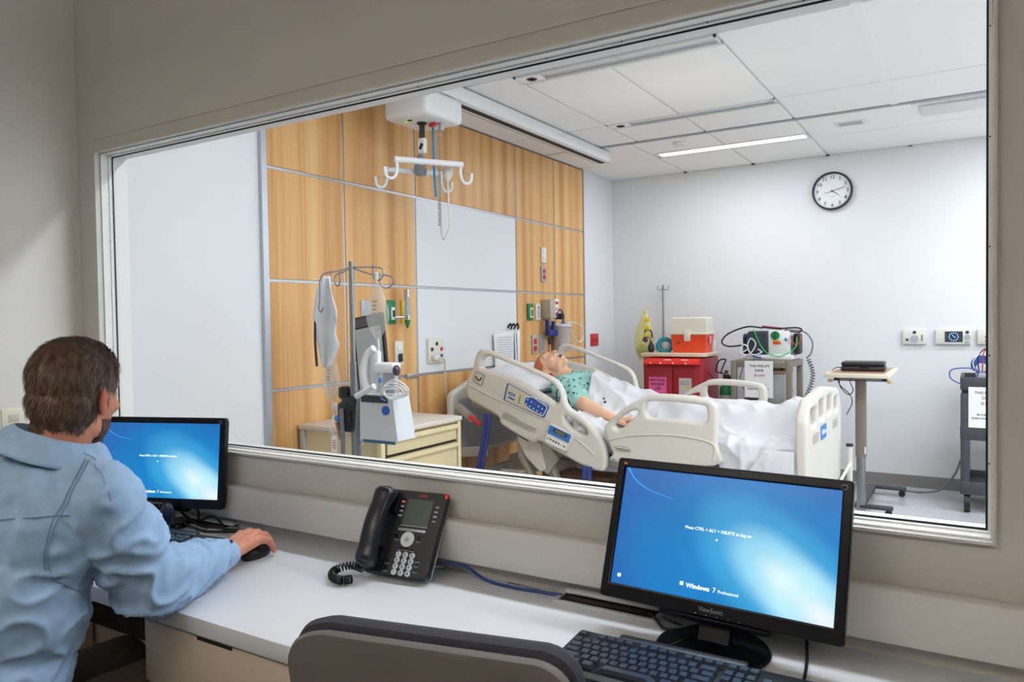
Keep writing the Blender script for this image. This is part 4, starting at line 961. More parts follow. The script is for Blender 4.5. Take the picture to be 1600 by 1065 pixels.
t = wallbox('wall_outlet', 'grey outlet with two red sockets high on wood wall', 'outlet', 5.338, 1.752, 0.075, 0.125, PLATEG); sock(t, 0, 0.024, 0.04, 0.034, REDK, r=0.01); sock(t, 0, -0.024, 0.04, 0.034, REDK, r=0.01)
t = wallbox('oxygen_outlet', 'green oxygen outlet above the manikin\'s head', 'gas outlet', 5.114, 1.446, 0.08, 0.13, GRN); sock(t, 0.006, -0.008, 0.036, 0.08, WHITE); sock(t, 0.006, -0.008, 0.02, 0.05, GRN, 0.021)
t = wallbox('vacuum_outlet', 'ivory vacuum outlet between green outlet and taupe regulator', 'gas outlet', 5.235, 1.446, 0.07, 0.13, IVORY); sock(t, 0, 0.035, 0.02, 0.012, INK); sock(t, 0, -0.01, 0.022, 0.07, PLATEG)
t = thing('suction_regulator', 'taupe suction regulator box with red and white label', 'regulator', (WX, 5.36, 1.468))
MB().rbox((0.045, -0.02, 0.0), (0.09, 0.085, 0.15), 0.006).build('housing', mat('taupe_box', (180, 170, 152), 0.5), t)
MB().rbox((0.04, 0.065, 0.005), (0.08, 0.075, 0.155), 0.006).build('gauge_face', WHITE, t)
for z, c in ((0.05, REDK), (0.0, mat('pink_print', (228, 150, 165), 0.5, var=0)), (-0.04, REDK)): MB().rbox((0.0815, 0.062, z), (0.004, 0.045, 0.022), 0.001).build('gauge_mark', c, t)
MB().cyl((0.06, 0.085, -0.06), (0.12, 0.085, -0.06), 0.025, n=18).build('knob', BLKC, t)
t = thing('suction_canister', 'clear suction canister on navy bracket with tubing beside wood wall', 'canister', (WX + 0.08, 5.50, 1.12))
MB().lathe([(0.0, 0.0), (0.062, 0.0), (0.066, 0.01), (0.078, 0.20), (0.080, 0.205), (0.076, 0.205), (0.064, 0.012), (0.0, 0.004)]).build('jar', mat('frosted_jar', (214, 200, 196), 0.25, var=0, alpha=0.72), t)
MB().lathe([(0.0, 0.206), (0.086, 0.206), (0.086, 0.218), (0.07, 0.226), (0.0, 0.228)]).build('lid', mat('frosted_lid', (228, 230, 234), 0.25, var=0, alpha=0.9), t)
MB().rbox((0.0, 0.03, 0.234), (0.03, 0.035, 0.016), 0.005).build('port', BLUEL, t)
MB().tube([(0, 0.03, 0.24), (0.0, 0.035, 0.30), (0.0, -0.02, 0.345), (0.0, -0.07, 0.315), (0.02, -0.085, 0.28)], 0.007, 8, smooth=8).build('vacuum_hose', NAVY, t)
MB().tube([(0.02, 0.04, 0.232), (0.05, 0.12, 0.235), (0.05, 0.25, 0.20), (0.05, 0.30, 0.12), (0.05, 0.24, 0.07), (0.05, 0.14, 0.10), (0.04, 0.09, 0.18)], 0.006, 8, smooth=8).build('patient_tube', CLEAR2, t)
b_ = MB(); b_.rbox((-0.02, -0.20, 0.20), (0.03, 0.034, 0.13), 0.004); b_.rbox((-0.01, -0.14, 0.155), (0.03, 0.14, 0.05), 0.004); b_.rbox((-0.01, -0.125, 0.20), (0.026, 0.024, 0.10), 0.004); b_.build('bracket', NAVY, t)
t = wallbox('wall_outlet', 'grey outlet with two red sockets beside the manikin\'s head', 'outlet', 5.177, 1.19, 0.078, 0.15, PLATEG); sock(t, 0, 0.022, 0.045, 0.04, REDK, r=0.012); sock(t, 0, -0.034, 0.045, 0.04, REDK, r=0.012)
t = wallbox('blank_plate', 'plain grey plate beside the red-socket outlet above the bed', 'wall plate', 5.301, 1.19, 0.075, 0.145, PLATEG, 0.010); sock(t, 0, 0, 0.045, 0.11, mat('plate_grey_dark', (150, 152, 158), 0.4, var=0), 0.009)
t = thing('penlight', 'small navy capped probe hanging on wood wall beside canister', 'probe', (WX + 0.012, 5.42, 1.16)); MB().cyl((0, 0, 0.02), (0, -0.006, 0.07), 0.010).build('cap', NAVY, t); MB().tube([(0, 0, 0.02), (0.0, 0.01, -0.05), (0.0, 0.012, -0.09)], 0.004, 6).build('lead', WHITEC, t)
t = wallbox('red_outlet', 'red outlet plate on the white wall right of wood panelling', 'outlet', 6.335, 1.19, 0.165, 0.115, mat('red_plate', (196, 40, 48), 0.4, var=0), 0.008, SX0)
for q in (-1, 0, 1): sock(t, q * 0.045, -0.005, 0.022, 0.022, mat('dark_red', (120, 20, 28), 0.4, var=0), 0.008)
# papers on hooks
t = thing('chart_papers', 'white chart papers hanging from black hooks on white wall panel', 'papers', (WX, 4.73, 1.20))
def page(y0, y1, z0, z1, x, sk, m=PAPER, nm='sheet'):
    g = MB().grid(8, 10, lambda u, v: (x + 0.010 * math.sin(u * 5 + v) * (1 - v) + 0.004, y0 + (y1 - y0) * u + sk * (1 - v), z0 + (z1 - z0) * v - 0.05 * (1 - u) * 0.5)); return g.build(nm, m, t, solid=0.0015, fix=False, ang=80)
page(-0.165, 0.125, -0.20, 0.11, 0.012, 0.02); page(0.12, 0.185, -0.19, 0.115, 0.016, 0.01); page(0.14, 0.19, -0.185, 0.112, 0.026, 0.005)
for q in range(9): MB().box(0.029, 0.0300, -0.13, 0.08, 0.055 - q * 0.018, 0.0575 - q * 0.018).build('print_line', GREYPR, t, smooth=False)
for y in (0.06, 0.105, 0.16): MB().tube([(0.0, y, 0.125), (0.02, y + 0.008, 0.155), (0.035, y, 0.13), (0.03, y - 0.01, 0.115)], 0.007, 6, smooth=4).build('hook', BLKC, t)
# ---------------------------------------------------------------- bedside cabinet
CABM = mat('cabinet_cream', (216, 200, 156), 0.45, var=0.02); CABT = mat('cabinet_top_beige', (214, 206, 194), 0.4, var=0.03)
t = thing('bedside_cabinet', 'cream three-drawer cabinet against wood wall behind the drip stand', 'cabinet', (-2.69, 3.04, 0))
MB().box(-0.27, 0.262, -0.31, 0.31, 0.15, 0.835).build('body', CABM, t, smooth=False)
MB().rbox((0.0, 0, 0.848), (0.57, 0.66, 0.026), 0.006).build('top', CABT, t)
for y in (-0.312, 0.312):
    for x in (-0.262, 0.262): MB().rbox((x, y, 0.49), (0.03, 0.03, 0.69), 0.004).build('corner_post', CABM if x > 0 else PLATEG, t)
for z0, z1 in ((0.738, 0.822), (0.565, 0.722), (0.34, 0.55), (0.16, 0.325)):
    d = MB().rbox((0.269, 0, (z0 + z1) / 2), (0.018, 0.565, z1 - z0), 0.003).build('drawer', CABM, t)
    MB().rbox((0.286, 0, z1 - 0.014), (0.022, 0.575, 0.024), 0.007, 3).build('pull_rail', CABM, d)
MB().rbox((0.262, 0, 0.49), (0.004, 0.59, 0.67), 0.001).build('drawer_gap', DARK, t)
for y in (-0.28, 0.28):
    for x in (-0.23, 0.23): MB().cyl((x, y, 0.0), (x, y, 0.15), 0.02).build('foot', BLKC, t)
tb = thing('leaning_tablet', 'tall grey panel with black frame leaning behind the drip stand', 'display panel', (-2.585, 2.88, 0.8615), 0.10)
TM = Matrix.Rotation(-0.10, 4, 'X') @ Matrix.Rotation(0.16, 4, 'Y').inverted()
MB(TM).rbox((0, 0, 0.285), (0.20, 0.022, 0.56), 0.006).build('frame', BLK, tb)
MB(TM).box(-0.078, 0.084, -0.0128, -0.010, 0.03, 0.50).build('panel', mat('panel_grey', (168, 172, 174), 0.35, var=0.02), tb, smooth=False)
MB(TM).box(-0.085, 0.085, -0.0128, -0.010, 0.51, 0.555).build('header', mat('header_grey', (78, 78, 82), 0.4, var=0), tb, smooth=False)
MB(TM).box(-0.0960, -0.090, -0.0140, -0.010, 0.03, 0.50).build('edge_strip', PLATEG, tb, smooth=False)
# ---------------------------------------------------------------- drip stand and what hangs on it
IX, IY = -2.423, 2.545
iv = thing('iv_pole', 'tall steel drip stand with four curled hooks beside cream cabinet', 'iv pole', (IX, IY, 0))
MB().cyl((0, 0, 0.10), (0, 0, 1.20), 0.016).build('lower_pole', STEEL, iv); MB().cyl((0, 0, 1.2), (0, 0, 1.658), 0.0125).build('upper_pole', STEEL, iv)
for sx, sy, dz in ((-1, 0.0, -0.01), (-0.85, 0.35, -0.012), (1, 0.0, 0), (0.72, 0.42, -0.03)):
    L_ = 0.155; d = V((sx, sy, 0)).normalized(); z0 = 1.632
    pts = [d * 0.0 + V((0, 0, z0)), d * L_ * 0.6 + V((0, 0, z0 - 0.004 + dz)), d * (L_ + 0.02) + V((0, 0, z0 - 0.012 + dz)), d * (L_ + 0.038) + V((0, 0, z0 - 0.04 + dz)), d * (L_ + 0.01) + V((0, 0, z0 - 0.066 + dz)), d * (L_ - 0.022) + V((0, 0, z0 - 0.05 + dz)), d * (L_ - 0.024) + V((0, 0, z0 + 0.004 + dz))]
    MB().tube(pts, 0.0036, 7, smooth=6).build('hook', STEEL, iv)
for q in range(5):
    a = 2 * PI * q / 5 + 0.5; g = MB().tube([(0, 0, 0.11), (0.25 * math.cos(a), 0.25 * math.sin(a), 0.075)], [0.016, 0.012], 8).build('base_leg', STEEL, iv)
    MB().cyl((0.25 * math.cos(a) - 0.015, 0.25 * math.sin(a), 0.03), (0.25 * math.cos(a) + 0.015, 0.25 * math.sin(a), 0.03), 0.03).build('caster', BLKC, g)
cl_ = MB(); cl_.rbox((0.0, 0.0, 1.01), (0.10, 0.07, 0.07), 0.012); cl_.rbox((-0.03, 0.0, 0.95), (0.09, 0.08, 0.14), 0.02); cl_.rbox((-0.045, -0.01, 1.06), (0.05, 0.05, 0.06), 0.015); cl_.build('clamp_block', BLK, iv)
MB().cyl((-0.055, -0.045, 0.945), (-0.055, -0.055, 0.945), 0.014, n=14).build('clamp_knob', BLUEL, iv)
# drip bags
def bag(label, c, w, h, m, grp=None):
    t = thing('iv_bag', label, 'iv bag', c, group=grp); rings = []
    for q in range(17):
        v = q / 16; z = h * (0.5 - v); ww = w / 2 * (math.sin(PI * min(1, 0.03 + v * 0.97) ** 1.25) ** 0.8 if v < 0.98 else 0.18) + 0.006; th = 0.35 * ww
        rings.append([(ww * math.cos(a), th * math.sin(a), z) for a in [2 * PI * k / 20 for k in range(20)]])
    MB().loft(rings).build('pouch', m, t, ang=60)
    MB().tube([(0, 0, h * 0.5), (0.002, 0, h * 0.5 + 0.05)], [0.006, 0.009], 8).build('hanger_neck', CLEAR2, t)
    fl = MB(); fl.ell((0, -0.002, -h * 0.10), (w * 0.33, 0.010, h * 0.26)); fl.build('fluid', mat('saline', (215, 220, 205), 0.1, var=0, alpha=0.16), t)
    for q in range(4): MB().box(-w * 0.10, w * (0.16 - 0.03 * q), -w * 0.19, -w * 0.186, h * (0.16 - 0.07 * q), h * (0.16 - 0.07 * q) + 0.004).build('print_mark', mat('green_grey_print', (120, 134, 124), 0.5, var=0), t, smooth=False)
    return t
COP = mat('amber_plastic', (190, 132, 104), 0.25, var=0, alpha=0.85)
t = bag('clear drip bag hanging from the right hook of the drip stand', (IX + 0.152, IY, 1.430), 0.118, 0.25, CLEAR)
MB().tube([(0.0, 0, -0.12), (0.004, 0, -0.17), (-0.006, 0, -0.21)], 0.006, 8).build('outlet_tube', CLEAR2, t); MB().cyl((-0.004, 0, -0.195), (-0.006, 0, -0.215), 0.014).build('spike_collar', WHITE, t)
MB().cyl((-0.006, 0, -0.215), (-0.030, 0, -0.30), 0.012, 0.010).build('drip_chamber', COP, t); MB().tube([(-0.030, 0, -0.30), (-0.05, 0.0, -0.36), (-0.06, -0.01, -0.44)], 0.003, 6).build('line', CLEAR2, t)
t = bag('clear drip bag hanging low on the left below the white garment', (IX - 0.135, IY - 0.005, 1.125), 0.098, 0.22, CLEAR)
MB().tube([(0.0, 0, -0.105), (0.01, 0, -0.15), (0.022, 0, -0.185)], 0.0055, 8).build('outlet_tube', CLEAR2, t); MB().lathe([(0.0, -0.20), (0.020, -0.20), (0.012, -0.175), (0.0, -0.175)], (0.022, 0, 0)).build('spike_collar', WHITE, t)
MB().cyl((0.03, 0, -0.205), (0.055, 0, -0.285), 0.010, 0.009).build('drip_chamber', COP, t); MB().tube([(0.02, 0, -0.12), (0.04, 0, -0.145)], 0.007, 8).build('injection_port', WHITE, t)
# white garment bag
t = thing('drainage_bag', 'folded white cloth bag hanging from the left hooks of drip stand', 'bag', (IX - 0.13, IY - 0.03, 1.38))
def gb(u, v):
    prof = [(-0.010, 0.025), (-0.045, 0.045), (-0.058, 0.062), (-0.066, 0.088), (-0.066, 0.075), (-0.062, 0.060), (-0.056, 0.070), (-0.050, 0.045), (-0.040, 0.005)]
    k = v * 8; i = min(7, int(k)); a = prof[i]; b = prof[i + 1]; l = a[0] + (b[0] - a[0]) * (k - i); r = a[1] + (b[1] - a[1]) * (k - i)
    return (l + (r - l) * u, -0.012 * math.sin(u * 7 + v * 3) - 0.010 * math.sin(v * 5) + 0.008 * noise.noise(V((u * 3, v * 5, 0))), 0.215 - 0.42 * v)
MB().grid(20, 40, gb).build('cloth', mat('white_cloth_bag', (226, 229, 234), 0.6, var=0.02, bump=0.1), t, solid=0.004, fix=False, ang=80)
MB().tube([(-0.060, -0.014, 0.02), (-0.058, -0.02, -0.08), (-0.050, -0.02, -0.20)], 0.006, 6, smooth=4).build('dark_edge', BLKC, t)
MB().tube([(0.045, -0.02, 0.16), (0.075, -0.02, 0.05), (0.082, -0.02, -0.01)], 0.003, 6).build('seam', PLATEG, t)
MB().tube([(-0.02, -0.02, 0.20), (-0.012, -0.03, 0.11), (-0.02, -0.03, 0.07), (-0.005, -0.03, 0.05), (0.006, -0.03, 0.07)], 0.003, 6, smooth=4).build('wire_clip', GREYC, t)
# vital-signs unit clamped to the pole
t = thing('vitals_monitor', 'white vital signs unit with blue button and coiled leads on drip stand', 'medical monitor', (IX + 0.212, IY - 0.03, 0.965))
b_ = MB(); b_.loft([[(-0.100 - 0.004, -0.05, -0.105), (0.112, -0.05, -0.095), (0.112, 0.07, -0.095), (-0.104, 0.07, -0.105)], [(-0.100, -0.05, 0.100), (0.085, -0.05, 0.105), (0.085, 0.06, 0.105), (-0.100, 0.06, 0.100)]]); b_.build('body', mat('device_grey_white', (206, 209, 212), 0.4, var=0.01), t)
MB().box(-0.092, 0.06, -0.052, -0.049, 0.066, 0.096).build('dark_display', INK, t, smooth=False)
MB().box(-0.085, 0.10, -0.053, -0.049, -0.110, -0.097).build('blue_base_strip', mat('teal_blue', (46, 96, 130), 0.4, var=0), t, smooth=False)
MB().cyl((0.050, -0.049, 0.035), (0.050, -0.056, 0.035), 0.020, n=22).build('blue_button', mat('button_blue', (24, 88, 180), 0.3, var=0), t)
MB().rbox((0.0, 0.02, 0.215), (0.115, 0.06, 0.045), 0.012, 3).build('printer_head', WHITE, t); MB().ell((0.07, 0.0, 0.205), (0.016, 0.02, 0.024)).build('sensor_window', mat('plum_dark', (70, 58, 76), 0.3, var=0), t)
MB().rbox((0.01, 0.03, 0.15), (0.07, 0.03, 0.11), 0.008).build('printer_stem', PLATEG, t)
MB().tube([(-0.075, 0.02, 0.30), (-0.115, 0.02, 0.27), (-0.140, 0.02, 0.21), (-0.138, 0.02, 0.15), (-0.115, 0.02, 0.11), (-0.06, 0.02, 0.10)], 0.017, 12, smooth=6).build('carry_handle', WHITE, t)
MB().rbox((-0.075, 0.03, 0.19), (0.05, 0.03, 0.20), 0.01).build('handle_plate', mat('pale_grey_plastic', (214, 216, 220), 0.4, var=0), t)
MB().cyl((-0.115, -0.055, 0.09), (0.0, -0.065, 0.14), 0.013).build('white_probe', WHITE, t)
for q in range(4):
    rr = 0.045 + 0.008 * q; cx = 0.07 + 0.01 * q
    MB().tube([(cx + rr * math.cos(a), -0.045 + 0.012 * math.sin(a * 2 + q), 0.105 + q * 0.008 + rr * 0.55 * math.sin(a)) for a in [2 * PI * k / 18 for k in range(18)]], 0.0045, 6, closed=True).build('lead_coil', WHITEC, t)
MB().rbox((0.030, -0.06, 0.165), (0.012, 0.012, 0.02), 0.003).build('blue_clip', BLUEL, t); MB().rbox((0.045, -0.065, 0.085), (0.03, 0.008, 0.006), 0.002, rot=(0, 0.5, 0)).build('blue_clip', BLUEL, t)
MB().tube([(-0.105, -0.01, 0.02), (-0.14, -0.02, -0.05), (-0.145, -0.02, -0.11), (-0.12, -0.02, -0.13), (-0.10, -0.02, -0.07), (-0.13, -0.02, -0.02)], 0.0035, 6, smooth=6).build('spare_lead', WHITEC, t)
tag(MB().tube([(IX + 0.085, IY - 0.05, 1.08), (IX + 0.075, IY - 0.055, 0.95), (IX + 0.07, IY - 0.05, 0.80), (IX + 0.085, IY - 0.05, 0.70), (IX + 0.07, IY - 0.05, 0.55)], 0.011, 8, smooth=6).build('hose', GREYC), 'grey hose hanging in front of the drip stand beside vitals unit', 'hose')
tag(MB().tube([(IX - 0.03, IY - 0.05, 0.99), (IX - 0.025, IY - 0.05, 0.85), (IX - 0.03, IY - 0.045, 0.75), (IX - 0.015, IY - 0.045, 0.6)], 0.010, 8, smooth=6).build('hose', GREYC), 'grey hose hanging left of the drip stand pole', 'hose')
t = thing('paper_tag', 'white tag with red print tied below the drip stand clamp', 'tag', (IX - 0.07, IY - 0.06, 0.86)); slab('card', [[(-0.018, -0.04), (0.018, -0.04), (0.018, 0.03), (0.008, 0.04), (-0.008, 0.04), (-0.018, 0.03)]], 0.0012, PAPER, t, XZ((0, 0, -0.03)))
for q in range(4): MB().box(-0.010, 0.010, -0.0012, -0.0007, -0.052 + q * 0.011, -0.047 + q * 0.011).build('red_print', mat('red_ink', (214, 90, 100), 0.6, var=0), t, smooth=False)
MB().tube([(0, 0, 0.005), (-0.025, 0, 0.05), (-0.02, 0.02, 0.09), (0.03, 0.03, 0.11)], 0.0018, 5, smooth=5).build('string', CLEAR2, t)
# ---------------------------------------------------------------- ceiling lift
rl = thing('lift_rail', 'white ceiling rail of the patient lift', 'lift rail', (-2.545, 0, 2.66))
r_ = MB(); r_.rbox((0, 3.68, 0.01), (0.125, 3.76, 0.085), 0.016); r_.build('beam', WHITE, rl); MB().box(-0.022, 0.022, 1.83, 5.55, -0.0345, -0.031).build('slot', DARK, rl, smooth=False)
MB().rbox((0, 5.563, 0.01), (0.13, 0.012, 0.09), 0.004).build('end_cap', WHITE, rl); MB().box(-0.065, -0.0625, 1.83, 5.55, -0.028, -0.022).build('seam', GREYC, rl, smooth=False)
MB().rbox((0.03, 5.36, 0.055), (0.05, 0.04, 0.02), 0.004).build('ceiling_bracket', STEEL, rl)
LX, LY = -2.605, 3.333
lf = thing('lift_motor', 'white patient lift motor box hanging under the ceiling rail', 'patient lift', (LX, LY, 2.475))
MB().rbox((0, 0, 0.072), (0.302, 0.335, 0.140), 0.030, 5).build('casing', WHITE, lf, ang=60)
for x, y, m in ((-0.05, -0.09, mat('lamp_green', (170, 230, 90), 0.3, var=0, emit=0.5)), (-0.02, -0.10, INK), (0.075, 0.04, INK)): MB().rbox((x, y, 0.0), (0.025, 0.014, 0.006), 0.002).build('indicator', m, lf)
MB().lathe([(0.028, 0.006), (0.028, -0.006), (0.020, -0.006), (0.020, 0.006)], (0, -0.02, 0)).build('strap_port', BLKC, lf)
MB().box(-0.018, 0.018, -0.022, -0.018, -0.085, 0.002).build('lift_strap', mat('strap_charcoal', (58, 60, 64), 0.7), lf, smooth=False)
MB().rbox((0.055, 0.005, -0.012), (0.05, 0.02, 0.022), 0.008).build('red_pull', mat('red_plastic', (214, 40, 44), 0.35, var=0), lf)
MB().rbox((0.085, 0.045, -0.015), (0.022, 0.03, 0.05), 0.006).build('cord_outlet', PLATEG, lf)
hk = MB(); hk.rbox((0, -0.02, -0.125), (0.048, 0.030, 0.085), 0.008); hk.build('strap_buckle', WHITE, lf); MB().rbox((0.004, -0.036, -0.130), (0.02, 0.004, 0.035), 0.002, rot=(0, 0.5, 0)).build('buckle_latch', INK, lf)
sp = thing('spreader_bar', 'white four-hook spreader bar hanging below the lift motor', 'spreader bar', (LX, LY, 2.24))
bd = V((0.19, 0.30, 0)).normalized(); pn = V((-bd.y, bd.x, 0))
MB().lathe([(0.0, 0.068), (0.016, 0.066), (0.034, 0.030), (0.036, -0.02), (0.030, -0.045), (0.0, -0.05)], (-0.03, 0.0, 0)).build('hub', mat('slate_plastic', (134, 140, 150), 0.4, var=0), sp)
for k, (off, hl) in enumerate(((-0.135, 0.195), (0.115, 0.175))):
    c0 = pn * off * 1.0 + V((-0.02, -0.01, 0.0)); zb = 0.0 if k == 0 else -0.006
    b1 = MB().cyl(c0 - bd * hl + V((0, 0, zb)), c0 + bd * hl + V((0, 0, zb)), 0.0165, n=18).build('bar', WHITE, sp)
    MB().cyl(c0 + V((0, 0, zb)), V((-0.03, 0, -0.01)), 0.013).build('link', PLATEG, sp)
    for s_ in (-1, 1):
        e = c0 + bd * hl * 0.93 * s_ + V((0, 0, zb)); o = bd * s_
        MB().tube([e, e + V((0, 0, -0.055)), e + o * 0.012 + V((0, 0, -0.090)), e + o * 0.035 + V((0, 0, -0.102)), e + o * 0.060 + V((0, 0, -0.088)), e + o * 0.066 + V((0, 0, -0.045))], 0.0085, 10, smooth=6).build('hook', WHITE, b1)
        MB().cyl(e + V((0, 0, -0.035)), e + o * 0.064 + V((0, 0, -0.055)), 0.0018, n=6).build('latch_wire', STEEL, b1)
pc = thing('hand_control', 'white lift hand control with coiled cord hanging beside spreader bar', 'remote control', (LX + 0.10, LY + 0.075, 2.21)); MB().lathe([(0.0, 0.026), (0.026, 0.024), (0.030, 0.0), (0.022, -0.03), (0.010, -0.05), (0.0, -0.05)], n=18).build('body', IVORY, pc); MB().tube([(0, 0, -0.05), (0.004, 0, -0.20), (0.006, 0, -0.295), (-0.012, 0, -0.34), (-0.035, 0.0, -0.375)], 0.005, 8, smooth=6).build('cord', IVORY, pc)
hc = []
for q in range(380): a = q * 2 * PI / 9; hc.append((0.0085 * math.cos(a), 0.0085 * math.sin(a), 0.24 - q * 0.00142))
ccd = MB().tube([V(p) + V((LX + 0.055, LY + 0.055, 2.21)) for p in hc] + [V((LX + 0.058, LY + 0.06, 1.88)), V((LX + 0.066, LY + 0.065, 1.838)), V((LX + 0.075, LY + 0.07, 1.842))], 0.0026, 5).build('coiled_cord', mat('silver_cord', (176, 176, 172), 0.4, 0.3, var=0)); adopt(ccd, lf)
pcd = MB().tube([(LX + 0.03, LY + 0.04, 2.46), (LX + 0.034, LY + 0.04, 2.2), (LX + 0.04, LY + 0.045, 2.075)], 0.0065, 8).build('emergency_cord', mat('bright_blue_cord', (20, 140, 205), 0.45, var=0)); tag(pcd, 'bright blue emergency cord hanging from the lift motor', 'cord')
# ---------------------------------------------------------------- back wall: clock and call panels
BWY = SY1
ck = thing('wall_clock', 'round white wall clock with black rim on back wall', 'clock', (-1.016, BWY, 2.415))
RX = Matrix.Rotation(PI / 2, 3, 'X')
MB().lathe([(0.144, 0.0), (0.157, 0.0), (0.157, 0.038), (0.150, 0.046), (0.142, 0.044), (0.142, 0.020)], n=48, R=RX).build('rim', BLK, ck)
MB().lathe([(0.0, 0.004), (0.143, 0.004), (0.143, 0.022), (0.0, 0.022)], n=48, R=RX).build('dial', mat('dial_white', (238, 239, 240), 0.5, var=0), ck)
for q in range(12):
    a = PI / 2 - (q + 1) * PI / 6; text('numeral', str(q + 1), 0.040, INK, ck, XZ((0.116 * math.cos(a), -0.0225, 0.116 * math.sin(a) - 0.001)), 0.0006, bold=0.0005)
def hand(nm, deg, ln, tail, wd, y, m): a = math.radians(90 - deg); d = V((math.cos(a), 0, math.sin(a))); n = V((-d.z, 0, d.x)) * wd / 2; MB().add([-d * tail - n + V((0, y, 0)), d * ln - n * .5 + V((0, y, 0)), d * ln + n * .5 + V((0, y, 0)), -d * tail + n + V((0, y, 0)), -d * tail - n + V((0, y - .001, 0)), d * ln - n * .5 + V((0, y - .001, 0)), d * ln + n * .5 + V((0, y - .001, 0)), -d * tail + n + V((0, y - .001, 0))], [(0, 1, 2, 3), (7, 6, 5, 4), (0, 4, 5, 1), (1, 5, 6, 2), (2, 6, 7, 3), (3, 7, 4, 0)]).build(nm, m, ck, smooth=False)
hand('hour_hand', 127, 0.070, 0.012, 0.006, -0.0240, INK); hand('minute_hand', 74, 0.108, 0.012, 0.005, -0.0255, INK); hand('second_hand', 76, 0.055, 0.06, 0.003, -0.0270, mat('red_hand', (190, 40, 60), 0.4, var=0))
MB().cyl((0, -0.023, 0), (0, -0.029, 0), 0.008).build('hub', MATS['red_hand'], ck); MB().box(-0.022, 0.022, -0.0228, -0.022, -0.045, -0.042).build('dial_print', GREYPR, ck, smooth=False)
MB().lathe([(0.0, 0.0405), (0.142, 0.0405), (0.142, 0.0425), (0.0, 0.0425)], n=48, R=RX).build('crystal', gm, ck)
def callpanel(label, x, w, screen):
    t = thing('nurse_call_station', label, 'wall intercom', (x, BWY, 1.203)); h = 0.118
    MB().rbox((0, -0.014, 0), (w, 0.028, h), 0.006).build('housing', IVORY, t); F_ = -0.0285
    def c(nm, a, b, r, m): MB().cyl((a, F_, b), (a, F_ - 0.003, b), r, n=16).build(nm, m, t)
    if screen == 1:
        MB().box(-0.055, 0.065, F_ - 0.002, F_, -0.040, 0.042).build('screen', mat('screen_slate', (48, 56, 74), 0.2, var=0, emit=0.25), t, smooth=False)
        for q in range(12):
            a = q * PI / 6; MB().cyl((0.005 + 0.030 * math.cos(a), F_ - 0.002, 0.001 + 0.030 * math.sin(a)), (0.005 + 0.030 * math.cos(a), F_ - 0.003, 0.001 + 0.030 * math.sin(a)), 0.0042, n=8).build('clock_dot', GLOWB2, t)
        MB().tube([(0.018, F_ - 0.003, -0.006), (0.005, F_ - 0.003, 0.001), (-0.004, F_ - 0.003, 0.016)], 0.002, 6).build('clock_hand', GLOWB2, t)
        c('call_button', 0.095, 0.035, 0.012, INK); c('speaker_grille', 0.095, -0.005, 0.022, PLATEG); MB().rbox((0.095, F_ - 0.001, -0.042), (0.03, 0.003, 0.012), 0.001).build('key', GREYPR, t)
    elif screen == 0:
        c('call_button', 0.0, 0.036, 0.012, INK); c('key', -0.052, -0.022, 0.010, INK); c('speaker_grille', 0.0, -0.016, 0.03, PLATEG)
        for q in range(5): MB().rbox((0.052, F_ - 0.001, 0.012 - q * 0.010), (0.010, 0.003, 0.006), 0.001).build('slot_key', INK, t)
    else:
        c('blue_button', -0.01, 0.0, 0.016, mat('lilac', (130, 140, 200), 0.4, var=0)); c('red_button', -0.01, -0.034, 0.015, mat('red_call', (224, 60, 54), 0.4, var=0))
GLOWB2 = mat('screen_cyan', (150, 210, 240), 0.4, var=0, emit=0.9)
callpanel('ivory call panel with speaker grille nearest the bed table on back wall', -0.413, 0.170, 0)
callpanel('ivory call panel with dark clock screen on back wall', -0.150, 0.240, 1)
callpanel('ivory call panel with red button at the window edge on back wall', 0.085, 0.15, 2)
# ---------------------------------------------------------------- crash cart and its load
REDC = mat('cart_red', (166, 26, 44), 0.35, var=0.02); REDB = mat('bin_red', (222, 44, 36), 0.4, var=0.02); ORG = mat('box_orange', (236, 76, 34), 0.4, var=0.02); LIDW = mat('lid_ivory', (220, 214, 198), 0.45, var=0.02)
cc = thing('crash_cart', 'dark red medical cart with double doors against the back wall', 'cart', (-2.205, 6.41, 0))
MB().rbox((0, 0, 0.57), (0.53, 0.42, 0.94), 0.008).build('body', REDC, cc)
for x in (-0.131, 0.131): MB().rbox((x, -0.217, 0.56), (0.254, 0.014, 0.90), 0.003).build('door', REDC, cc)
MB().rbox((-0.272, -0.20, 0.57), (0.014, 0.03, 0.93), 0.003).build('edge_strip', IVORY, cc); MB().rbox((0, 0, 1.065), (0.57, 0.47, 0.03), 0.006).build('top', mat('cart_top_cream', (222, 204, 180), 0.45), cc)
MB().rbox((0.25, 0.17, 1.13), (0.006, 0.10, 0.10), 0.002).build('clear_guard', CLEAR2, cc)
for x in (-0.2, 0.2):
    for y in (-0.15, 0.15): MB().cyl((x - 0.015, y, 0.05), (x + 0.015, y, 0.05), 0.05).build('caster', BLKC, cc)
rb = MB(); rb.loft([[(-0.235, -0.225, 0.985), (0.245, -0.225, 0.985), (0.245, -0.225, 1.04), (-0.235, -0.225, 1.04)], [(-0.235, -0.30, 0.99), (0.245, -0.30, 0.99), (0.245, -0.285, 1.015), (-0.235, -0.285, 1.015)]]); rb = rb.build('tilt_bin', REDB, cc, smooth=False)
for x in (-0.17, -0.08, 0.03, 0.14): MB().cyl((x, -0.299, 1.0), (x, -0.303, 1.0), 0.008, n=10).build('knob', WHITE, rb)
for x in (-0.03, 0.12): MB().box(x - 0.03, x + 0.03, -0.27, -0.262, 1.0225, 1.03).build('label_strip', PAPER, rb, smooth=False)
MB().tube([(0.27, -0.10, 0.92), (0.30, -0.06, 0.86), (0.31, -0.10, 0.82), (0.275, -0.12, 0.82)], 0.006, 6).build('side_handle', REDC, cc)
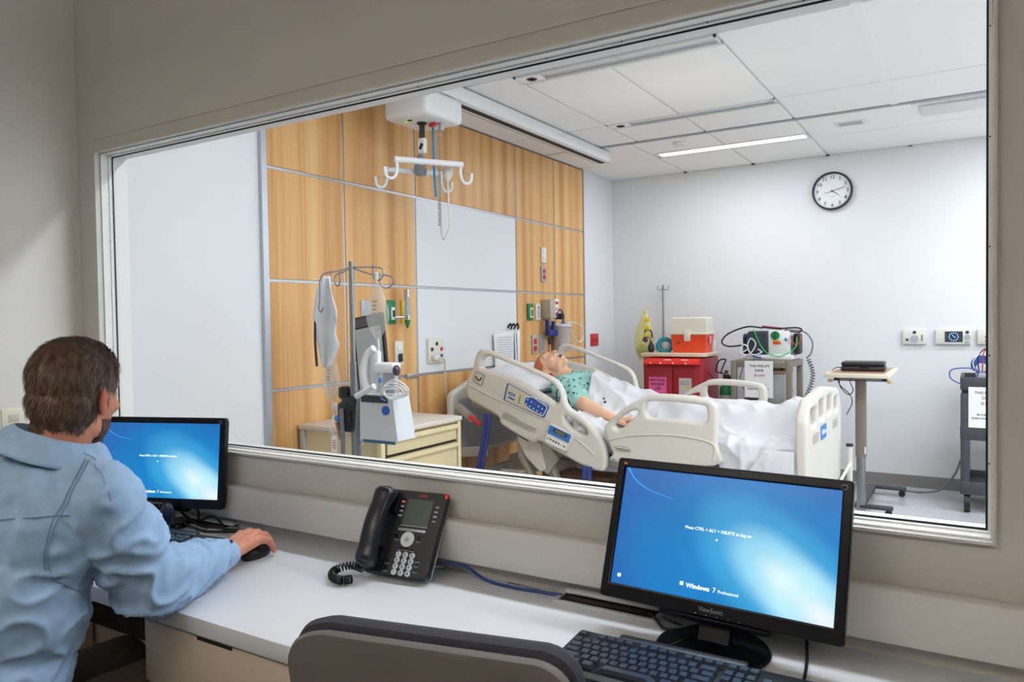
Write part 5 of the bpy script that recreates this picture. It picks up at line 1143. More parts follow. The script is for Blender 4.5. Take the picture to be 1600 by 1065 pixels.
sg = MB().box(-0.215, -0.055, -0.2262, -0.2245, 0.735, 0.875).build('pink_sign', mat('pink_paper', (244, 100, 170), 0.7, var=0.01), cc, smooth=False)
for q, s_ in enumerate(('NOT FOR', 'PATIENT', 'USE')): text('lettering', s_, 0.032, INK, sg, XZ((-0.135, -0.2268, 0.845 - q * 0.035)), 0.0004, bold=0.0006)
sg = MB().box(0.055, 0.165, -0.2262, -0.2245, 0.72, 0.87).build('notice', mat('grey_paper', (206, 204, 200), 0.7, var=0.01), cc, smooth=False)
for q in range(3): MB().box(0.065, 0.15, -0.227, -0.2262, 0.84 - q * 0.014, 0.846 - q * 0.014).build('print_line', GREYPR, sg, smooth=False)
MB().rbox((0.135, -0.229, 0.785), (0.03, 0.006, 0.02), 0.002).build('yellow_tab', YEL, sg)
tbx = thing('tackle_box', 'orange toolbox with ivory lid standing on the red cart', 'toolbox', (-2.105, 6.40, 1.0805))
b_ = MB(); b_.loft([[(-0.135, -0.10, 0), (0.145, -0.10, 0), (0.145, 0.10, 0), (-0.135, 0.10, 0)], [(-0.150, -0.115, 0.16), (0.160, -0.115, 0.16), (0.160, 0.115, 0.16), (-0.150, 0.115, 0.16)]]); b_.build('base', ORG, tbx)
MB().rbox((0.005, 0, 0.165), (0.325, 0.245, 0.02), 0.004).build('lid_rim', LIDW, tbx)
b_ = MB(); b_.loft([[(-0.152, -0.115, 0.17), (0.162, -0.115, 0.17), (0.162, 0.115, 0.17), (-0.152, 0.115, 0.17)], [(-0.145, -0.105, 0.295), (0.155, -0.105, 0.295), (0.155, 0.105, 0.295), (-0.145, 0.105, 0.295)], [(-0.135, -0.09, 0.305), (0.145, -0.09, 0.305), (0.145, 0.09, 0.305), (-0.135, 0.09, 0.305)]]); b_.build('lid', LIDW, tbx)
MB().rbox((0.0, -0.124, 0.145), (0.055, 0.014, 0.09), 0.004).build('latch', IVORY, tbx); text('lettering', '10', 0.030, INK, tbx, frame((-0.088, -0.1135, 0.085), (1, 0, 0), (0, -0.09, 1)), 0.0006, bold=0.0006)
MB().rbox((0.164, 0.0, 0.11), (0.004, 0.06, 0.06), 0.001).build('sticker', MATS['pink_print'], tbx)
tp2 = thing('iv_pole', 'thin steel drip pole rising behind the red cart', 'iv pole', (-2.475, 6.705, 0)); MB().cyl((0, 0, 0.02), (0, 0, 1.69), 0.009).build('pole', STEEL, tp2); MB().lathe([(0.0, 0), (0.045, 0), (0.04, 0.025), (0.0, 0.03)]).build('base', STEEL, tp2)
for a in range(4): d = V((math.cos(a * PI / 2 + .4), math.sin(a * PI / 2 + .4), 0)); MB().tube([V((0, 0, 1.66)), d * 0.035 + V((0, 0, 1.64)), d * 0.05 + V((0, 0, 1.66)), d * 0.045 + V((0, 0, 1.685))], 0.004, 6, smooth=4).build('hook', STEEL, tp2)
yb = thing('mask_bag', 'yellow clear bag of tubing hanging left of the red cart', 'bag', (-2.555, 6.45, 1.225)); rings = []
for q in range(13):
    v = q / 12; ww = 0.016 + 0.075 * math.sin(PI * (v ** 1.3) * 0.92); rings.append([(ww * math.cos(a) - 0.02 * v, ww * 0.45 * math.sin(a), 0.24 - 0.46 * v) for a in [2 * PI * k / 16 for k in range(16)]])
MB().loft(rings).build('pouch', mat('yellow_film', (232, 228, 110), 0.2, var=0.05, alpha=0.45), yb, ang=70)
for z in (0.14, 0.07, 0.0): MB().rbox((0.035, -0.045, z), (0.05, 0.003, 0.035), 0.001).build('yellow_tape', YEL, yb)
MB().ell((-0.03, 0.0, -0.14), (0.05, 0.03, 0.06)).build('oxygen_mask', mat('green_clear', (150, 186, 160), 0.2, var=0.1, alpha=0.8), yb); MB().ell((0.015, -0.02, -0.04), (0.026, 0.024, 0.026)).build('blue_bulb', NAVY, yb)
MB().tube([(0.0, -0.03, -0.02), (0.02, -0.03, 0.05), (0.07, -0.03, 0.04), (0.08, -0.03, -0.02)], 0.006, 6, smooth=5).build('black_tube', BLKC, yb)
mk = thing('resuscitator_mask', 'teal and white resuscitator mask lying on the red cart', 'mask', (-2.335, 6.36, 1.0805))
MB().tube([(0.0 + 0.056 * math.cos(a), 0.02 * math.cos(a), 0.062 + 0.058 * math.sin(a)) for a in [2 * PI * k / 24 for k in range(24)]], 0.017, 10, closed=True).build('cushion', mat('teal_rubber', (20, 140, 156), 0.4, var=0), mk)
MB().ell((-0.0, 0.03, 0.06), (0.05, 0.05, 0.05)).build('dome', mat('clear_dome', (200, 206, 208), 0.15, var=0, alpha=0.8), mk); MB().rbox((-0.075, 0.04, 0.06), (0.05, 0.10, 0.10), 0.03, 4).build('valve_body', WHITE, mk); MB().rbox((-0.058, 0.0, 0.07), (0.014, 0.03, 0.08), 0.006).build('blue_collar', BLUEB, mk)
bb = thing('squeeze_bulb', 'black rubber squeeze bulb at the left end of red cart top', 'bulb', (-2.445, 6.31, 1.0805)); MB().lathe([(0.0, 0.0), (0.022, 0.003), (0.030, 0.03), (0.026, 0.06), (0.012, 0.085), (0.008, 0.10), (0.0, 0.10)]).build('bulb', BLK, bb); MB().tube([(0, 0, 0.10), (-0.02, 0, 0.13), (-0.06, 0, 0.13), (-0.085, 0, 0.10)], 0.004, 6, smooth=5).build('hose', BLKC, bb)
ox = thing('oxygen_cylinder', 'small green-topped oxygen cylinder between red cart and grey cart', 'cylinder', (-1.812, 6.42, 0))
MB().lathe([(0.0, 0.0), (0.052, 0.0), (0.056, 0.01), (0.056, 0.72), (0.0, 0.72)]).build('tank', PLATEG, ox); MB().lathe([(0.057, 0.72), (0.058, 0.76), (0.045, 0.795), (0.02, 0.81), (0.0, 0.81)]).build('green_shoulder', GRN, ox); MB().rbox((0, -0.055, 0.66), (0.05, 0.006, 0.06), 0.002).build('label', PAPER, ox)
MB().rbox((0, 0, 0.855), (0.05, 0.05, 0.08), 0.01).build('regulator', BLK, ox); MB().cyl((0.0, 0, 0.87), (0.06, -0.02, 0.86), 0.022).build('gauge', BLKC, ox); MB().cyl((-0.02, -0.026, 0.85), (-0.02, -0.034, 0.85), 0.014).build('red_valve', REDK, ox); MB().rbox((0, 0, 0.915), (0.03, 0.03, 0.03), 0.005).build('valve_stem', mat('brass_brown', (110, 84, 66), 0.4, 0.4, var=0), ox)
MB().tube([(-0.02, 0, 0.90), (-0.09, 0, 0.92), (-0.06, 0, 1.01), (-0.005, 0, 1.02), (-0.02, 0, 0.98), (-0.05, 0, 0.90)], 0.006, 6, smooth=4).build('carry_loop', BLKC, ox)
# ---------------------------------------------------------------- defibrillator cart
CTM = mat('cart_taupe_metal', (134, 124, 112), 0.45, 0.25, var=0.03)
dc = thing('equipment_cart', 'taupe metal frame cart carrying the defibrillator by back wall', 'cart', (-1.452, 6.33, 0)); hx, hy = 0.235, 0.23
for x in (-1, 1):
    for y in (-1, 1): MB().rbox((x * (hx - 0.022), y * (hy - 0.022), 0.56), (0.044, 0.044, 0.94), 0.004).build('post', CTM, dc); MB().cyl((x * (hx - 0.022) - 0.014, y * (hy - 0.022), 0.045), (x * (hx - 0.022) + 0.014, y * (hy - 0.022), 0.045), 0.045).build('caster', BLKC, dc)
for z in (1.005, 0.665, 0.2):
    for y in (-1, 1): MB().rbox((0, y * (hy - 0.016), z), (2 * hx - 0.088, 0.032, 0.05), 0.003).build('rail', CTM, dc)
    for x in (-1, 1): MB().rbox((x * (hx - 0.016), 0, z), (0.032, 2 * hy - 0.088, 0.05), 0.003).build('rail', CTM, dc)
MB().box(-hx + 0.02, hx - 0.02, -hy + 0.02, hy - 0.02, 1.022, 1.034).build('top_shelf', CTM, dc, smooth=False); MB().box(-hx + 0.03, hx - 0.03, -hy + 0.03, hy - 0.03, 0.655, 0.665).build('middle_shelf', CTM, dc, smooth=False)
def sign(label, c, w, h, zs):
    t = thing('paper_sign', label, 'sign', c); MB().box(-w / 2, w / 2, -0.001, 0.0, -h / 2, h / 2).build('sheet', PAPER, t, smooth=False)
    RD = mat('sign_red', (210, 36, 48), 0.6, var=0); q = h / 0.29; T_ = lambda s_, sz, x, z, m=INK, al='CENTER': text('lettering', s_, sz, m, t, XZ((x, -0.0012, z)), 0.0003, al, 0.0004)
    T_('THIS PHILLIPS', 0.026, 0.006, h * 0.36); T_('DEFIB', 0.026, 0.004, h * 0.235); T_('IS', 0.026, -0.016, h * 0.10, INK, 'RIGHT'); T_('LIVE!!', 0.026, -0.010, h * 0.10, RD, 'LEFT')
    T_('BE SURE THAT', 0.018, 0.0, -h * 0.18); T_('EVERYONE IS', 0.018, 0.018, -h * 0.27, INK, 'RIGHT'); T_('CLEAR', 0.018, 0.024, -h * 0.27, RD, 'LEFT')
sign('white paper sign taped to the front of the taupe cart', (-1.465, 6.33 - hy - 0.002, 0.885), 0.220, 0.292, 0)
bx_ = thing('storage_tray', 'grey boxed tray on the shelf of the taupe cart', 'tray', (-1.37, 6.34, 0.6655)); MB().rbox((0, 0, 0.13), (0.18, 0.30, 0.26), 0.01).build('box', mat('pale_tray', (198, 200, 200), 0.4), bx_); MB().rbox((0, 0, 0.275), (0.19, 0.31, 0.025), 0.006).build('wood_lid', mat('tan_lid', (206, 170, 128), 0.5), bx_)
df = thing('defibrillator', 'white defibrillator with dark screen and tangled leads on taupe cart', 'defibrillator', (-1.415, 6.34, 1.0345))
MB().rbox((0.0, 0, 0.02), (0.36, 0.24, 0.04), 0.008).build('base_tray', WHITE, df); MB().rbox((0.075, 0, 0.135), (0.17, 0.22, 0.20), 0.015).build('body', WHITE, df)
MB().rbox((-0.085, -0.02, 0.135), (0.165, 0.19, 0.19), 0.012).build('screen_housing', mat('charcoal_plastic', (52, 54, 60), 0.4, var=0), df); MB().box(-0.155, -0.018, -0.118, -0.113, 0.06, 0.21).build('screen', mat('dead_screen', (62, 66, 74), 0.15, var=0), df, smooth=False)
for x in (-0.195, 0.200): MB().rbox((x, 0.0, 0.125), (0.05, 0.15, 0.17), 0.02, 3).build('paddle', BLK, df)
MB().cyl((0.05, -0.105, 0.195), (0.05, -0.125, 0.195), 0.034, n=20).build('green_dial', GRN, df); MB().rbox((0.05, -0.127, 0.195), (0.012, 0.006, 0.045), 0.003).build('dial_grip', mat('dark_green', (8, 70, 44), 0.4, var=0), df); MB().rbox((0.062, -0.113, 0.135), (0.06, 0.006, 0.022), 0.002).build('orange_label', ORG, df); MB().rbox((0.058, -0.113, 0.153), (0.05, 0.006, 0.012), 0.002).build('yellow_label', YEL, df)
MB().rbox((0.0, 0.0, 0.255), (0.16, 0.03, 0.02), 0.006, rot=(0, 0.12, 0)).build('red_handle', mat('dark_red_handle', (150, 36, 46), 0.4, var=0), df)
def lead(nm, pts, r, m): MB().tube(pts, r, 6, smooth=8).build(nm, m, df)
lead('black_lead', [(-0.06, -0.06, 0.255), (-0.18, -0.09, 0.265), (-0.33, -0.09, 0.21), (-0.385, -0.09, 0.14), (-0.33, -0.09, 0.105), (-0.21, -0.10, 0.115)], 0.0065, BLKC)
lead('black_lead', [(-0.06, -0.08, 0.26), (0.06, -0.10, 0.25), (0.20, -0.08, 0.255), (0.245, -0.08, 0.24), (0.22, -0.08, 0.22), (0.12, -0.10, 0.235)], 0.006, BLKC)
lead('green_lead', [(-0.12, -0.12, 0.25), (-0.085, -0.135, 0.17), (-0.05, -0.135, 0.10), (0.0, -0.14, 0.05), (0.08, -0.14, 0.03), (0.14, -0.13, 0.05), (0.20, -0.10, 0.10), (0.21, -0.08, 0.18)], 0.004, mat('green_wire', (60, 190, 80), 0.4, var=0))
lead('white_lead', [(-0.20, -0.13, 0.02), (-0.13, -0.14, 0.06), (-0.10, -0.13, 0.13), (-0.14, -0.13, 0.17), (-0.165, -0.13, 0.10), (-0.12, -0.14, 0.04), (-0.05, -0.14, 0.06), (-0.08, -0.14, 0.085)], 0.005, WHITEC)
lead('white_lead', [(-0.24, -0.12, 0.04), (-0.16, -0.13, 0.09), (-0.20, -0.13, 0.12), (-0.22, -0.13, 0.05), (-0.12, -0.13, 0.03), (-0.02, -0.14, 0.02)], 0.006, WHITEC)
lead('blue_lead', [(-0.21, -0.09, 0.17), (-0.18, -0.10, 0.20), (-0.17, -0.10, 0.12), (-0.20, -0.10, 0.08)], 0.006, BLUEB); lead('blue_lead', [(-0.12, -0.14, 0.03), (-0.08, -0.15, 0.02), (-0.05, -0.15, 0.015)], 0.006, BLUEB)
lead('grey_lead', [(0.13, 0.0, 0.24), (0.25, 0.0, 0.22), (0.31, 0.0, 0.14), (0.30, 0.0, 0.05), (0.265, 0.0, 0.01)], 0.006, GREYC); lead('red_lead', [(0.08, -0.08, 0.25), (0.14, -0.09, 0.24), (0.165, -0.09, 0.17), (0.20, -0.09, 0.12), (0.235, -0.08, 0.16), (0.22, -0.05, 0.23)], 0.004, REDK)
lead('teal_clip', [(0.125, -0.12, 0.17), (0.145, -0.12, 0.155)], 0.009, mat('teal_rubber', (20, 140, 156), 0.4, var=0)); lead('pale_lead', [(0.10, -0.09, 0.25), (0.15, -0.1, 0.20), (0.16, -0.11, 0.13)], 0.006, mat('pink_lead', (220, 190, 196), 0.4, var=0))
hc = []
for q in range(260): a = q * 2 * PI / 14; v = q / 260; hc.append((-1.165 + 0.035 * math.sin(v * 5) + 0.016 * math.cos(a), 6.50 + 0.016 * math.sin(a), 1.03 - 0.42 * v))
tag(MB().tube(hc, 0.0035, 5).build('coiled_cable', BLKC), 'black coiled cable dangling beside the taupe cart', 'cable')
cable('black_cable', 'black cable hanging under the right side of the taupe cart', [(-1.33, 6.22, 1.0), (-1.28, 6.22, 0.88), (-1.24, 6.24, 0.80), (-1.27, 6.3, 0.72), (-1.20, 6.3, 0.68)], 0.006, BLKC); cable('black_cable', 'black cables crossing the left opening of the taupe cart', [(-1.62, 6.26, 1.0), (-1.66, 6.27, 0.85), (-1.60, 6.27, 0.75), (-1.64, 6.28, 0.68)], 0.003, BLKC)
# ---------------------------------------------------------------- bed table
ot = thing('overbed_table', 'wheeled overbed table with cream top and taupe column', 'table', (-0.665, 5.70, 0)); TAU = mat('taupe_column', (142, 130, 120), 0.4, 0.3, var=0.02); CRM = mat('cream_edge', (222, 212, 192), 0.45); DGR = mat('charcoal_base', (72, 72, 78), 0.5, 0.2)
MB().rbox((0.0, 0.0, 0.985), (0.39, 0.74, 0.028), 0.006).build('tabletop', CRM, ot); MB().box(-0.165, 0.165, -0.33, 0.33, 0.9988, 1.0003).build('wood_inlay', mat('walnut_inlay', (168, 128, 100), 0.4, var=0.1, stretch=(40, 2, 2)), ot, smooth=False)
MB().rbox((-0.01, -0.05, 0.955), (0.30, 0.05, 0.035), 0.004).build('support_bar', TAU, ot)
for x in (-0.16, 0.14): MB().rbox((x, -0.05, 0.955), (0.03, 0.06, 0.04), 0.004).build('bar_end', BLKC, ot)
MB().cyl((-0.19, -0.10, 0.935), (0.17, -0.10, 0.935), 0.004, n=8).build('release_rod', DGR, ot)
for x in (-0.195, 0.175): MB().rbox((x, -0.10, 0.932), (0.035, 0.02, 0.024), 0.008).build('release_knob', mat('wood_knob', (214, 184, 130), 0.5), ot)
MB().rbox((-0.01, -0.02, 0.68), (0.066, 0.06, 0.56), 0.006).build('outer_column', TAU, ot); MB().rbox((-0.01, -0.02, 0.22), (0.054, 0.048, 0.40), 0.005).build('inner_column', STEEL, ot); MB().rbox((0.02, -0.055, 0.45), (0.012, 0.012, 0.05), 0.003).build('height_lever', IVORY, ot)
MB().rbox((-0.02, 0.33, 0.06), (0.07, 0.74, 0.03), 0.008).build('base_beam', DGR, ot)
for y, x1 in ((-0.02, 0.19), (0.68, 0.22)):
    g = MB().rbox(((x1 - 0.02) / 2, y, 0.06), (x1 + 0.02, 0.055, 0.028), 0.010).build('base_foot', DGR, ot); MB().cyl((x1 - 0.03, y - 0.012, 0.024), (x1 - 0.03, y + 0.012, 0.024), 0.023).build('caster', BLKC, g)
    MB().cyl((-0.02, y - 0.012, 0.022), (-0.02, y + 0.012, 0.022), 0.022).build('caster', BLKC, g)
cs = thing('instrument_case', 'black zip case lying on the overbed table', 'case', (-0.655, 5.66, 1.0003), 0.05); CSM = mat('black_vinyl', (36, 33, 36), 0.42, var=0.1, bump=0.2, bscale=150)
MB().rbox((0, 0, 0.018), (0.275, 0.20, 0.034), 0.012, 3).build('lower_shell', CSM, cs); MB().rbox((0, 0.0, 0.050), (0.27, 0.195, 0.028), 0.012, 3).build('upper_shell', CSM, cs); MB().rbox((0.01, -0.102, 0.035), (0.05, 0.012, 0.02), 0.005).build('clasp', BLKG, cs); MB().tube([(-0.12, -0.06, 0.02), (-0.16, -0.09, 0.025), (-0.19, -0.11, 0.006)], 0.003, 6, smooth=5).build('pull_strap', BLKC, cs)
cable('black_cable', 'thin black wires looping below the overbed table', [(-0.80, 5.58, 0.95), (-0.79, 5.57, 0.89), (-0.74, 5.57, 0.84), (-0.71, 5.57, 0.87), (-0.73, 5.57, 0.93), (-0.715, 5.57, 0.955)], 0.003, BLKC); cable('black_cable', 'thin black wire trailing down from the overbed table', [(-0.815, 5.6, 0.955), (-0.795, 5.59, 0.90), (-0.735, 5.59, 0.84), (-0.72, 5.59, 0.78), (-0.755, 5.59, 0.70)], 0.003, BLKC)
# ---------------------------------------------------------------- charcoal cart at the window edge
CH = mat('charcoal_cart_plastic', (66, 66, 72), 0.5, var=0.05)
uc = thing('utility_cart', 'charcoal plastic utility cart at the right window edge', 'cart', (0.20, 6.32, 0))
for z, h in ((0.885, 0.09), (0.54, 0.09), (0.16, 0.09)):
    MB().rbox((0, 0, z), (0.575, 0.50, 0.02), 0.006).build('shelf', CH, uc)
    for y in (-0.24, 0.24): MB().rbox((0, y, z + 0.01), (0.58, 0.025, h), 0.006).build('shelf_lip', CH, uc)
    for x in (-0.28, 0.28): MB().rbox((x, 0, z + 0.01), (0.025, 0.455, h), 0.006).build('shelf_lip', CH, uc)
for x in (-1, 1):
    for y in (-1, 1):
        MB().rbox((x * 0.262, y * 0.222, 0.515), (0.055, 0.055, 0.63), 0.008).build('corner_post', CH, uc); MB().rbox((x * 0.25, y * 0.215, 0.115), (0.03, 0.03, 0.05), 0.006).build('caster_fork', PLATEG, uc)
        MB().cyl((x * 0.25 - 0.018, y * 0.215, 0.062), (x * 0.25 + 0.018, y * 0.215, 0.062), 0.061, n=22).build('caster', BLKC, uc)
sign('white paper sign taped to the front of the charcoal cart', (0.065, 6.32 - 0.2575, 0.735), 0.215, 0.28, 0)
um = thing('cart_defibrillator', 'white device with tangled wires on the charcoal cart', 'defibrillator', (0.20, 6.30, 0.8955)); MB().rbox((-0.02, 0, 0.035), (0.36, 0.30, 0.07), 0.012).build('body', PLATEG, um); MB().rbox((0.02, 0, 0.19), (0.28, 0.20, 0.24), 0.015).build('tower', WHITE, um)
for q in range(6):
    rr = 0.04 + 0.004 * q; MB().tube([(-0.165 + rr * math.cos(a), -0.10 + 0.012 * q - 0.02 + 0.01 * math.sin(2 * a), 0.105 + q * 0.004 + rr * math.sin(a)) for a in [2 * PI * k / 18 for k in range(18)]], 0.006, 6, closed=True).build('blue_coil', BLUEB, um)
for q, (m, dz) in enumerate(((WHITEC, 0.0), (BLKC, 0.03), (REDK, 0.05), (MATS['green_wire'], 0.07))): MB().tube([(-0.20 + 0.02 * q, -0.13, 0.08), (-0.215 + 0.03 * q, -0.14, 0.15 + dz), (-0.16 + 0.02 * q, -0.14, 0.21 + dz), (-0.08, -0.13, 0.17 + dz), (-0.10, -0.12, 0.10)], 0.004, 6, smooth=6).build('wire', m, um)
MB().tube([(-0.18, -0.15, 0.09), (-0.25, -0.16, 0.105), (-0.345, -0.15, 0.09), (-0.35, -0.15, 0.03), (-0.27, -0.15, -0.01), (-0.20, -0.15, 0.04), (-0.18, -0.15, 0.08)], 0.004, 6, smooth=6).build('blue_wire', BLUEB, um)
cable('power_cord', 'grey power cord running along the floor from the charcoal cart', [(-0.092, 6.32, 0.32), (-0.13, 6.40, 0.20), (-0.22, 6.50, 0.06), (-0.36, 6.56, 0.010), (-0.55, 6.60, 0.008), (-0.85, 6.66, 0.008), (-1.2, 6.70, 0.008)], 0.008, GREYC)
ft = MB().box(-0.60, -0.47, 6.672, 6.73, 0.0003, 0.0012).build('floor_tape', mat('orange_tape', (240, 84, 50), 0.5, var=0), smooth=False); tag(ft, 'strip of orange tape on the floor by the back baseboard', 'tape')

# ================================================================ PEOPLE
def head_shapes(mb, M, nose=1.0, ears=True, mouth_open=False):
    """head in local axes: X right, Y face, Z crown; about 0.24 m tall"""
    old = mb.M; mb.M = M
    mb.ell((0, -0.016, 0.034), (0.075, 0.094, 0.083)); mb.ell((0, 0.030, -0.010), (0.064, 0.066, 0.082)); mb.ell((0, 0.036, -0.062), (0.052, 0.052, 0.050))
    mb.ell((0, -0.038, -0.022), (0.064, 0.062, 0.082)); mb.ell((0, 0.062, -0.098), (0.026, 0.024, 0.018)); mb.ell((0, 0.070, 0.034), (0.050, 0.022, 0.020))
    for s in (-1, 1):
        mb.ell((s * 0.036, 0.060, -0.018), (0.024, 0.026, 0.020)); mb.ell((s * 0.042, 0.015, -0.072), (0.016, 0.042, 0.026)); mb.ell((s * 0.030, 0.074, 0.010), (0.015, 0.012, 0.009))
        if ears:
            mb.ell((s * 0.078, -0.012, -0.014), (0.009, 0.018, 0.030), Euler((0.2, 0, s * 0.45)).to_matrix()); mb.ell((s * 0.075, -0.004, -0.036), (0.008, 0.010, 0.012))
            mb.ell((s * 0.083, -0.020, 0.000), (0.006, 0.011, 0.022), Euler((0.2, 0, s * 0.5)).to_matrix())
        mb.ell((s * 0.010, 0.096, -0.028), (0.009, 0.011, 0.008))
    mb.cap((0, 0.088, 0.016), (0, 0.104 * nose, -0.022), 0.008, 0.0125); mb.ell((0, 0.104 * nose, -0.025), (0.011, 0.011, 0.010))
    mb.ell((0, 0.088, -0.052), (0.024, 0.012, 0.007)); mb.ell((0, 0.085, -0.070 - (0.010 if mouth_open else 0)), (0.021, 0.012, 0.008))
    mb.M = old
def head_matrix(c, fwd, up):
    f = V(fwd).normalized(); u = V(up); u = (u - f * u.dot(f)).normalized(); r = f.cross(u)
    M = Matrix((r, f, u)).transposed().to_4x4(); M.translation = V(c); return M
def shell(me, keep, offset):
    """faces of a body mesh whose vertices pass keep(co), pushed outward: hair, beard"""
    me.calc_loop_triangles() if False else None
    ok = [keep(v.co) for v in me.vertices]; mp = {}; vs, fs, ns = [], [], []
    for p in me.polygons:
        if all(ok[i] for i in p.vertices):
            f = []
            for i in p.vertices:
                if i not in mp: mp[i] = len(vs); v = me.vertices[i]; vs.append(v.co + v.normal * offset(v.co)); ns.append(v.normal.copy())
                f.append(mp[i])
            fs.append(f)
    return vs, fs, ns
def wrinkle(me, amp, fn):
    cs = [v.co.copy() for v in me.vertices]; nn = [v.normal.copy() for v in me.vertices]
    for v, c, n in zip(me.vertices, cs, nn): v.co = c + n * (fn(c) * amp)
    me.update()
def spot(mm, rgb, centre, radius, soft, amount=1.0):
    """blend a second colour into a procedural material around a point"""
    nt = mm.node_tree; b = nt.nodes['Principled BSDF']; L = nt.links.new; src = b.inputs['Base Color'].links[0].from_socket
    g = nt.nodes.new('ShaderNodeTexCoord'); d = nt.nodes.new('ShaderNodeVectorMath'); d.operation = 'DISTANCE'; d.inputs[1].default_value = centre; L(g.outputs['Object'], d.inputs[0])
    r = nt.nodes.new('ShaderNodeMapRange'); r.inputs[1].default_value = radius + soft; r.inputs[2].default_value = radius; r.inputs[3].default_value = 0; r.inputs[4].default_value = amount; L(d.outputs['Value'], r.inputs[0])
    mx = nt.nodes.new('ShaderNodeMix'); mx.data_type = 'RGBA'; L(r.outputs[0], mx.inputs[0]); L(src, mx.inputs[6]); mx.inputs[7].default_value = lin(rgb) + (1,); L(mx.outputs[2], b.inputs['Base Color'])

# ---------------------------------------------------------------- seated man
SKIN = mat('skin', (206, 138, 112), 0.5, var=0.10, scale=30, bump=0.12, bscale=260, sss=0.15)
HC = V((-1.775, 0.955, 1.222)); HM = head_matrix(HC, (-0.36, 0.91, -0.20), (-0.05, 0.2, 0.98))
RS, LS = V((-1.610, 0.915, 1.005)), V((-1.975, 0.880, 1.025)); RE, LE = V((-1.590, 1.000, 0.795)), V((-2.20, 0.97, 0.80))
RW, LW = V((-1.690, 1.285, 0.775)), V((-2.31, 1.20, 0.775))
def hand(mb, W, f, curl=1.0, side=1, k_=1.0):
    """hand with palm, four unequal bent fingers and a thumb; W wrist, f pointing direction in plan; side +1 = right hand"""
    old = mb.M; mb.M = Matrix.Translation(W) @ Matrix.Scale(k_, 4) @ Matrix.Translation(-W)
    f = V((f[0], f[1], 0)).normalized(); r = V((f.y, -f.x, 0)) * side; u = V((0, 0, 1))
    K = []
    for k, (lat, fo, up, ln) in enumerate(((-0.029, 0.098, 0.014, 0.92), (-0.010, 0.104, 0.018, 1.0), (0.010, 0.100, 0.015, 0.95), (0.028, 0.090, 0.007, 0.78))):
        kp = W + f * fo + r * lat + u * up; K.append(kp)
        mb.cap(W + r * lat * 0.45, kp, 0.019, 0.0125)
        a = kp + f * 0.042 * ln + r * lat * 0.16 + u * (0.002 - 0.012 * curl); b = a + f * 0.022 * ln - u * 0.018 * curl; c = b + f * 0.010 * ln - u * 0.016 * curl
        mb.cap(kp, a, 0.0112, 0.0098); mb.cap(a, b, 0.0098, 0.0088); mb.cap(b, c, 0.0088, 0.0074); mb.ell(a, (0.0108, 0.0108, 0.0104)); mb.ell(kp + u * 0.003, (0.0118, 0.0118, 0.0110))
    mb.ell(W + f * 0.05 + u * 0.003, (0.036, 0.05, 0.017), Matrix.Rotation(math.atan2(-f.x, f.y), 3, 'Z'))
    t0 = W + f * 0.022 - r * 0.022; t1 = t0 + f * 0.034 - r * 0.026 - u * 0.008; t2 = t1 + f * 0.034 - r * 0.004 - u * 0.012; t3 = t2 + f * 0.022 + r * 0.006 - u * 0.006
    mb.cap(t0, t1, 0.018, 0.0135); mb.cap(t1, t2, 0.0125, 0.0108); mb.cap(t2, t3, 0.0105, 0.0085); mb.M = old
man = thing('person', 'man in a light blue denim shirt seated at the left monitor', 'person', (0, 0, 0))
bd = MB(); head_shapes(bd, HM)
bd.cap(HM @ V((0, -0.022, -0.045)), (-1.788, 0.900, 1.055), 0.060, 0.068, 18); bd.ell((-1.79, 0.86, 0.90), (0.165, 0.105, 0.16)); bd.ell((-1.80, 0.79, 0.70), (0.155, 0.115, 0.17)); bd.ell((-1.80, 0.73, 0.56), (0.155, 0.115, 0.11))
for S, E, W_ in ((RS, RE, RW), (LS, LE, LW)): bd.cap((-1.79, 0.89, 1.02), S, 0.065, 0.055); bd.cap(S, E, 0.052, 0.042); bd.cap(E, W_, 0.043, 0.027)
hand(bd, RW, (-0.28, 0.96), 1.0, 1, 1.10); hand(bd, LW, (0.12, 0.99), 0.7, -1)
for s in (-1, 1): bd.cap((-1.80 + s * 0.09, 0.74, 0.49), (-1.88 + s * 0.10, 1.16, 0.46), 0.072, 0.052); bd.cap((-1.88 + s * 0.10, 1.16, 0.46), (-1.88 + s * 0.10, 1.20, 0.10), 0.050, 0.036); bd.cap((-1.88 + s * 0.10, 1.20, 0.06), (-1.88 + s * 0.11, 1.36, 0.045), 0.036, 0.030)
me = remesh(bd, 0.0036, 5, 0.5); finish('body', me, SKIN, man, ang=80)
spot(SKIN, (216, 108, 92), HM @ V((0.083, -0.012, -0.016)), 0.018, 0.03, 0.55)
# hair: cap shell plus short combed strands
Hi = HM.inverted()
def hair_zone(co):
    p = Hi @ co
    if abs(p.x) > 0.1 or p.length > 0.16: return False
    line = (-0.088 if p.y < -0.03 else -0.088 + (p.y + 0.03) * 2.3) + 0.012 * noise.noise(co * 45)
    if abs(p.x) > 0.068 and -0.036 < p.y < 0.012 and p.z < 0.020: return False   # ears
    if p.y > 0.030: line = max(line, 0.06 + (p.y - 0.03) * 0.7)
    return p.z > line and p.y < 0.084
HAIR = mat('brown_hair', (100, 80, 65), 0.5, var=0.50, scale=90, spec=0.4, stretch=(1.0, 1.0, 0.35))
spot(HAIR, (168, 112, 84), HM @ V((0.005, -0.01, 0.122)), 0.012, 0.036, 0.7)
spot(HAIR, (158, 144, 130), HM @ V((0.09, 0.035, 0.02)), 0.02, 0.055, 0.55)
hv, hf, hn = shell(me, hair_zone, lambda co: 0.001 + 0.013 * max(0, min(1, ((Hi @ co).z + 0.095) / 0.09)) + 0.004 * noise.noise(co * 60))
hb_ = MB(); hb_.add(hv, hf); rnd = random.Random(3); n0 = len(hv)
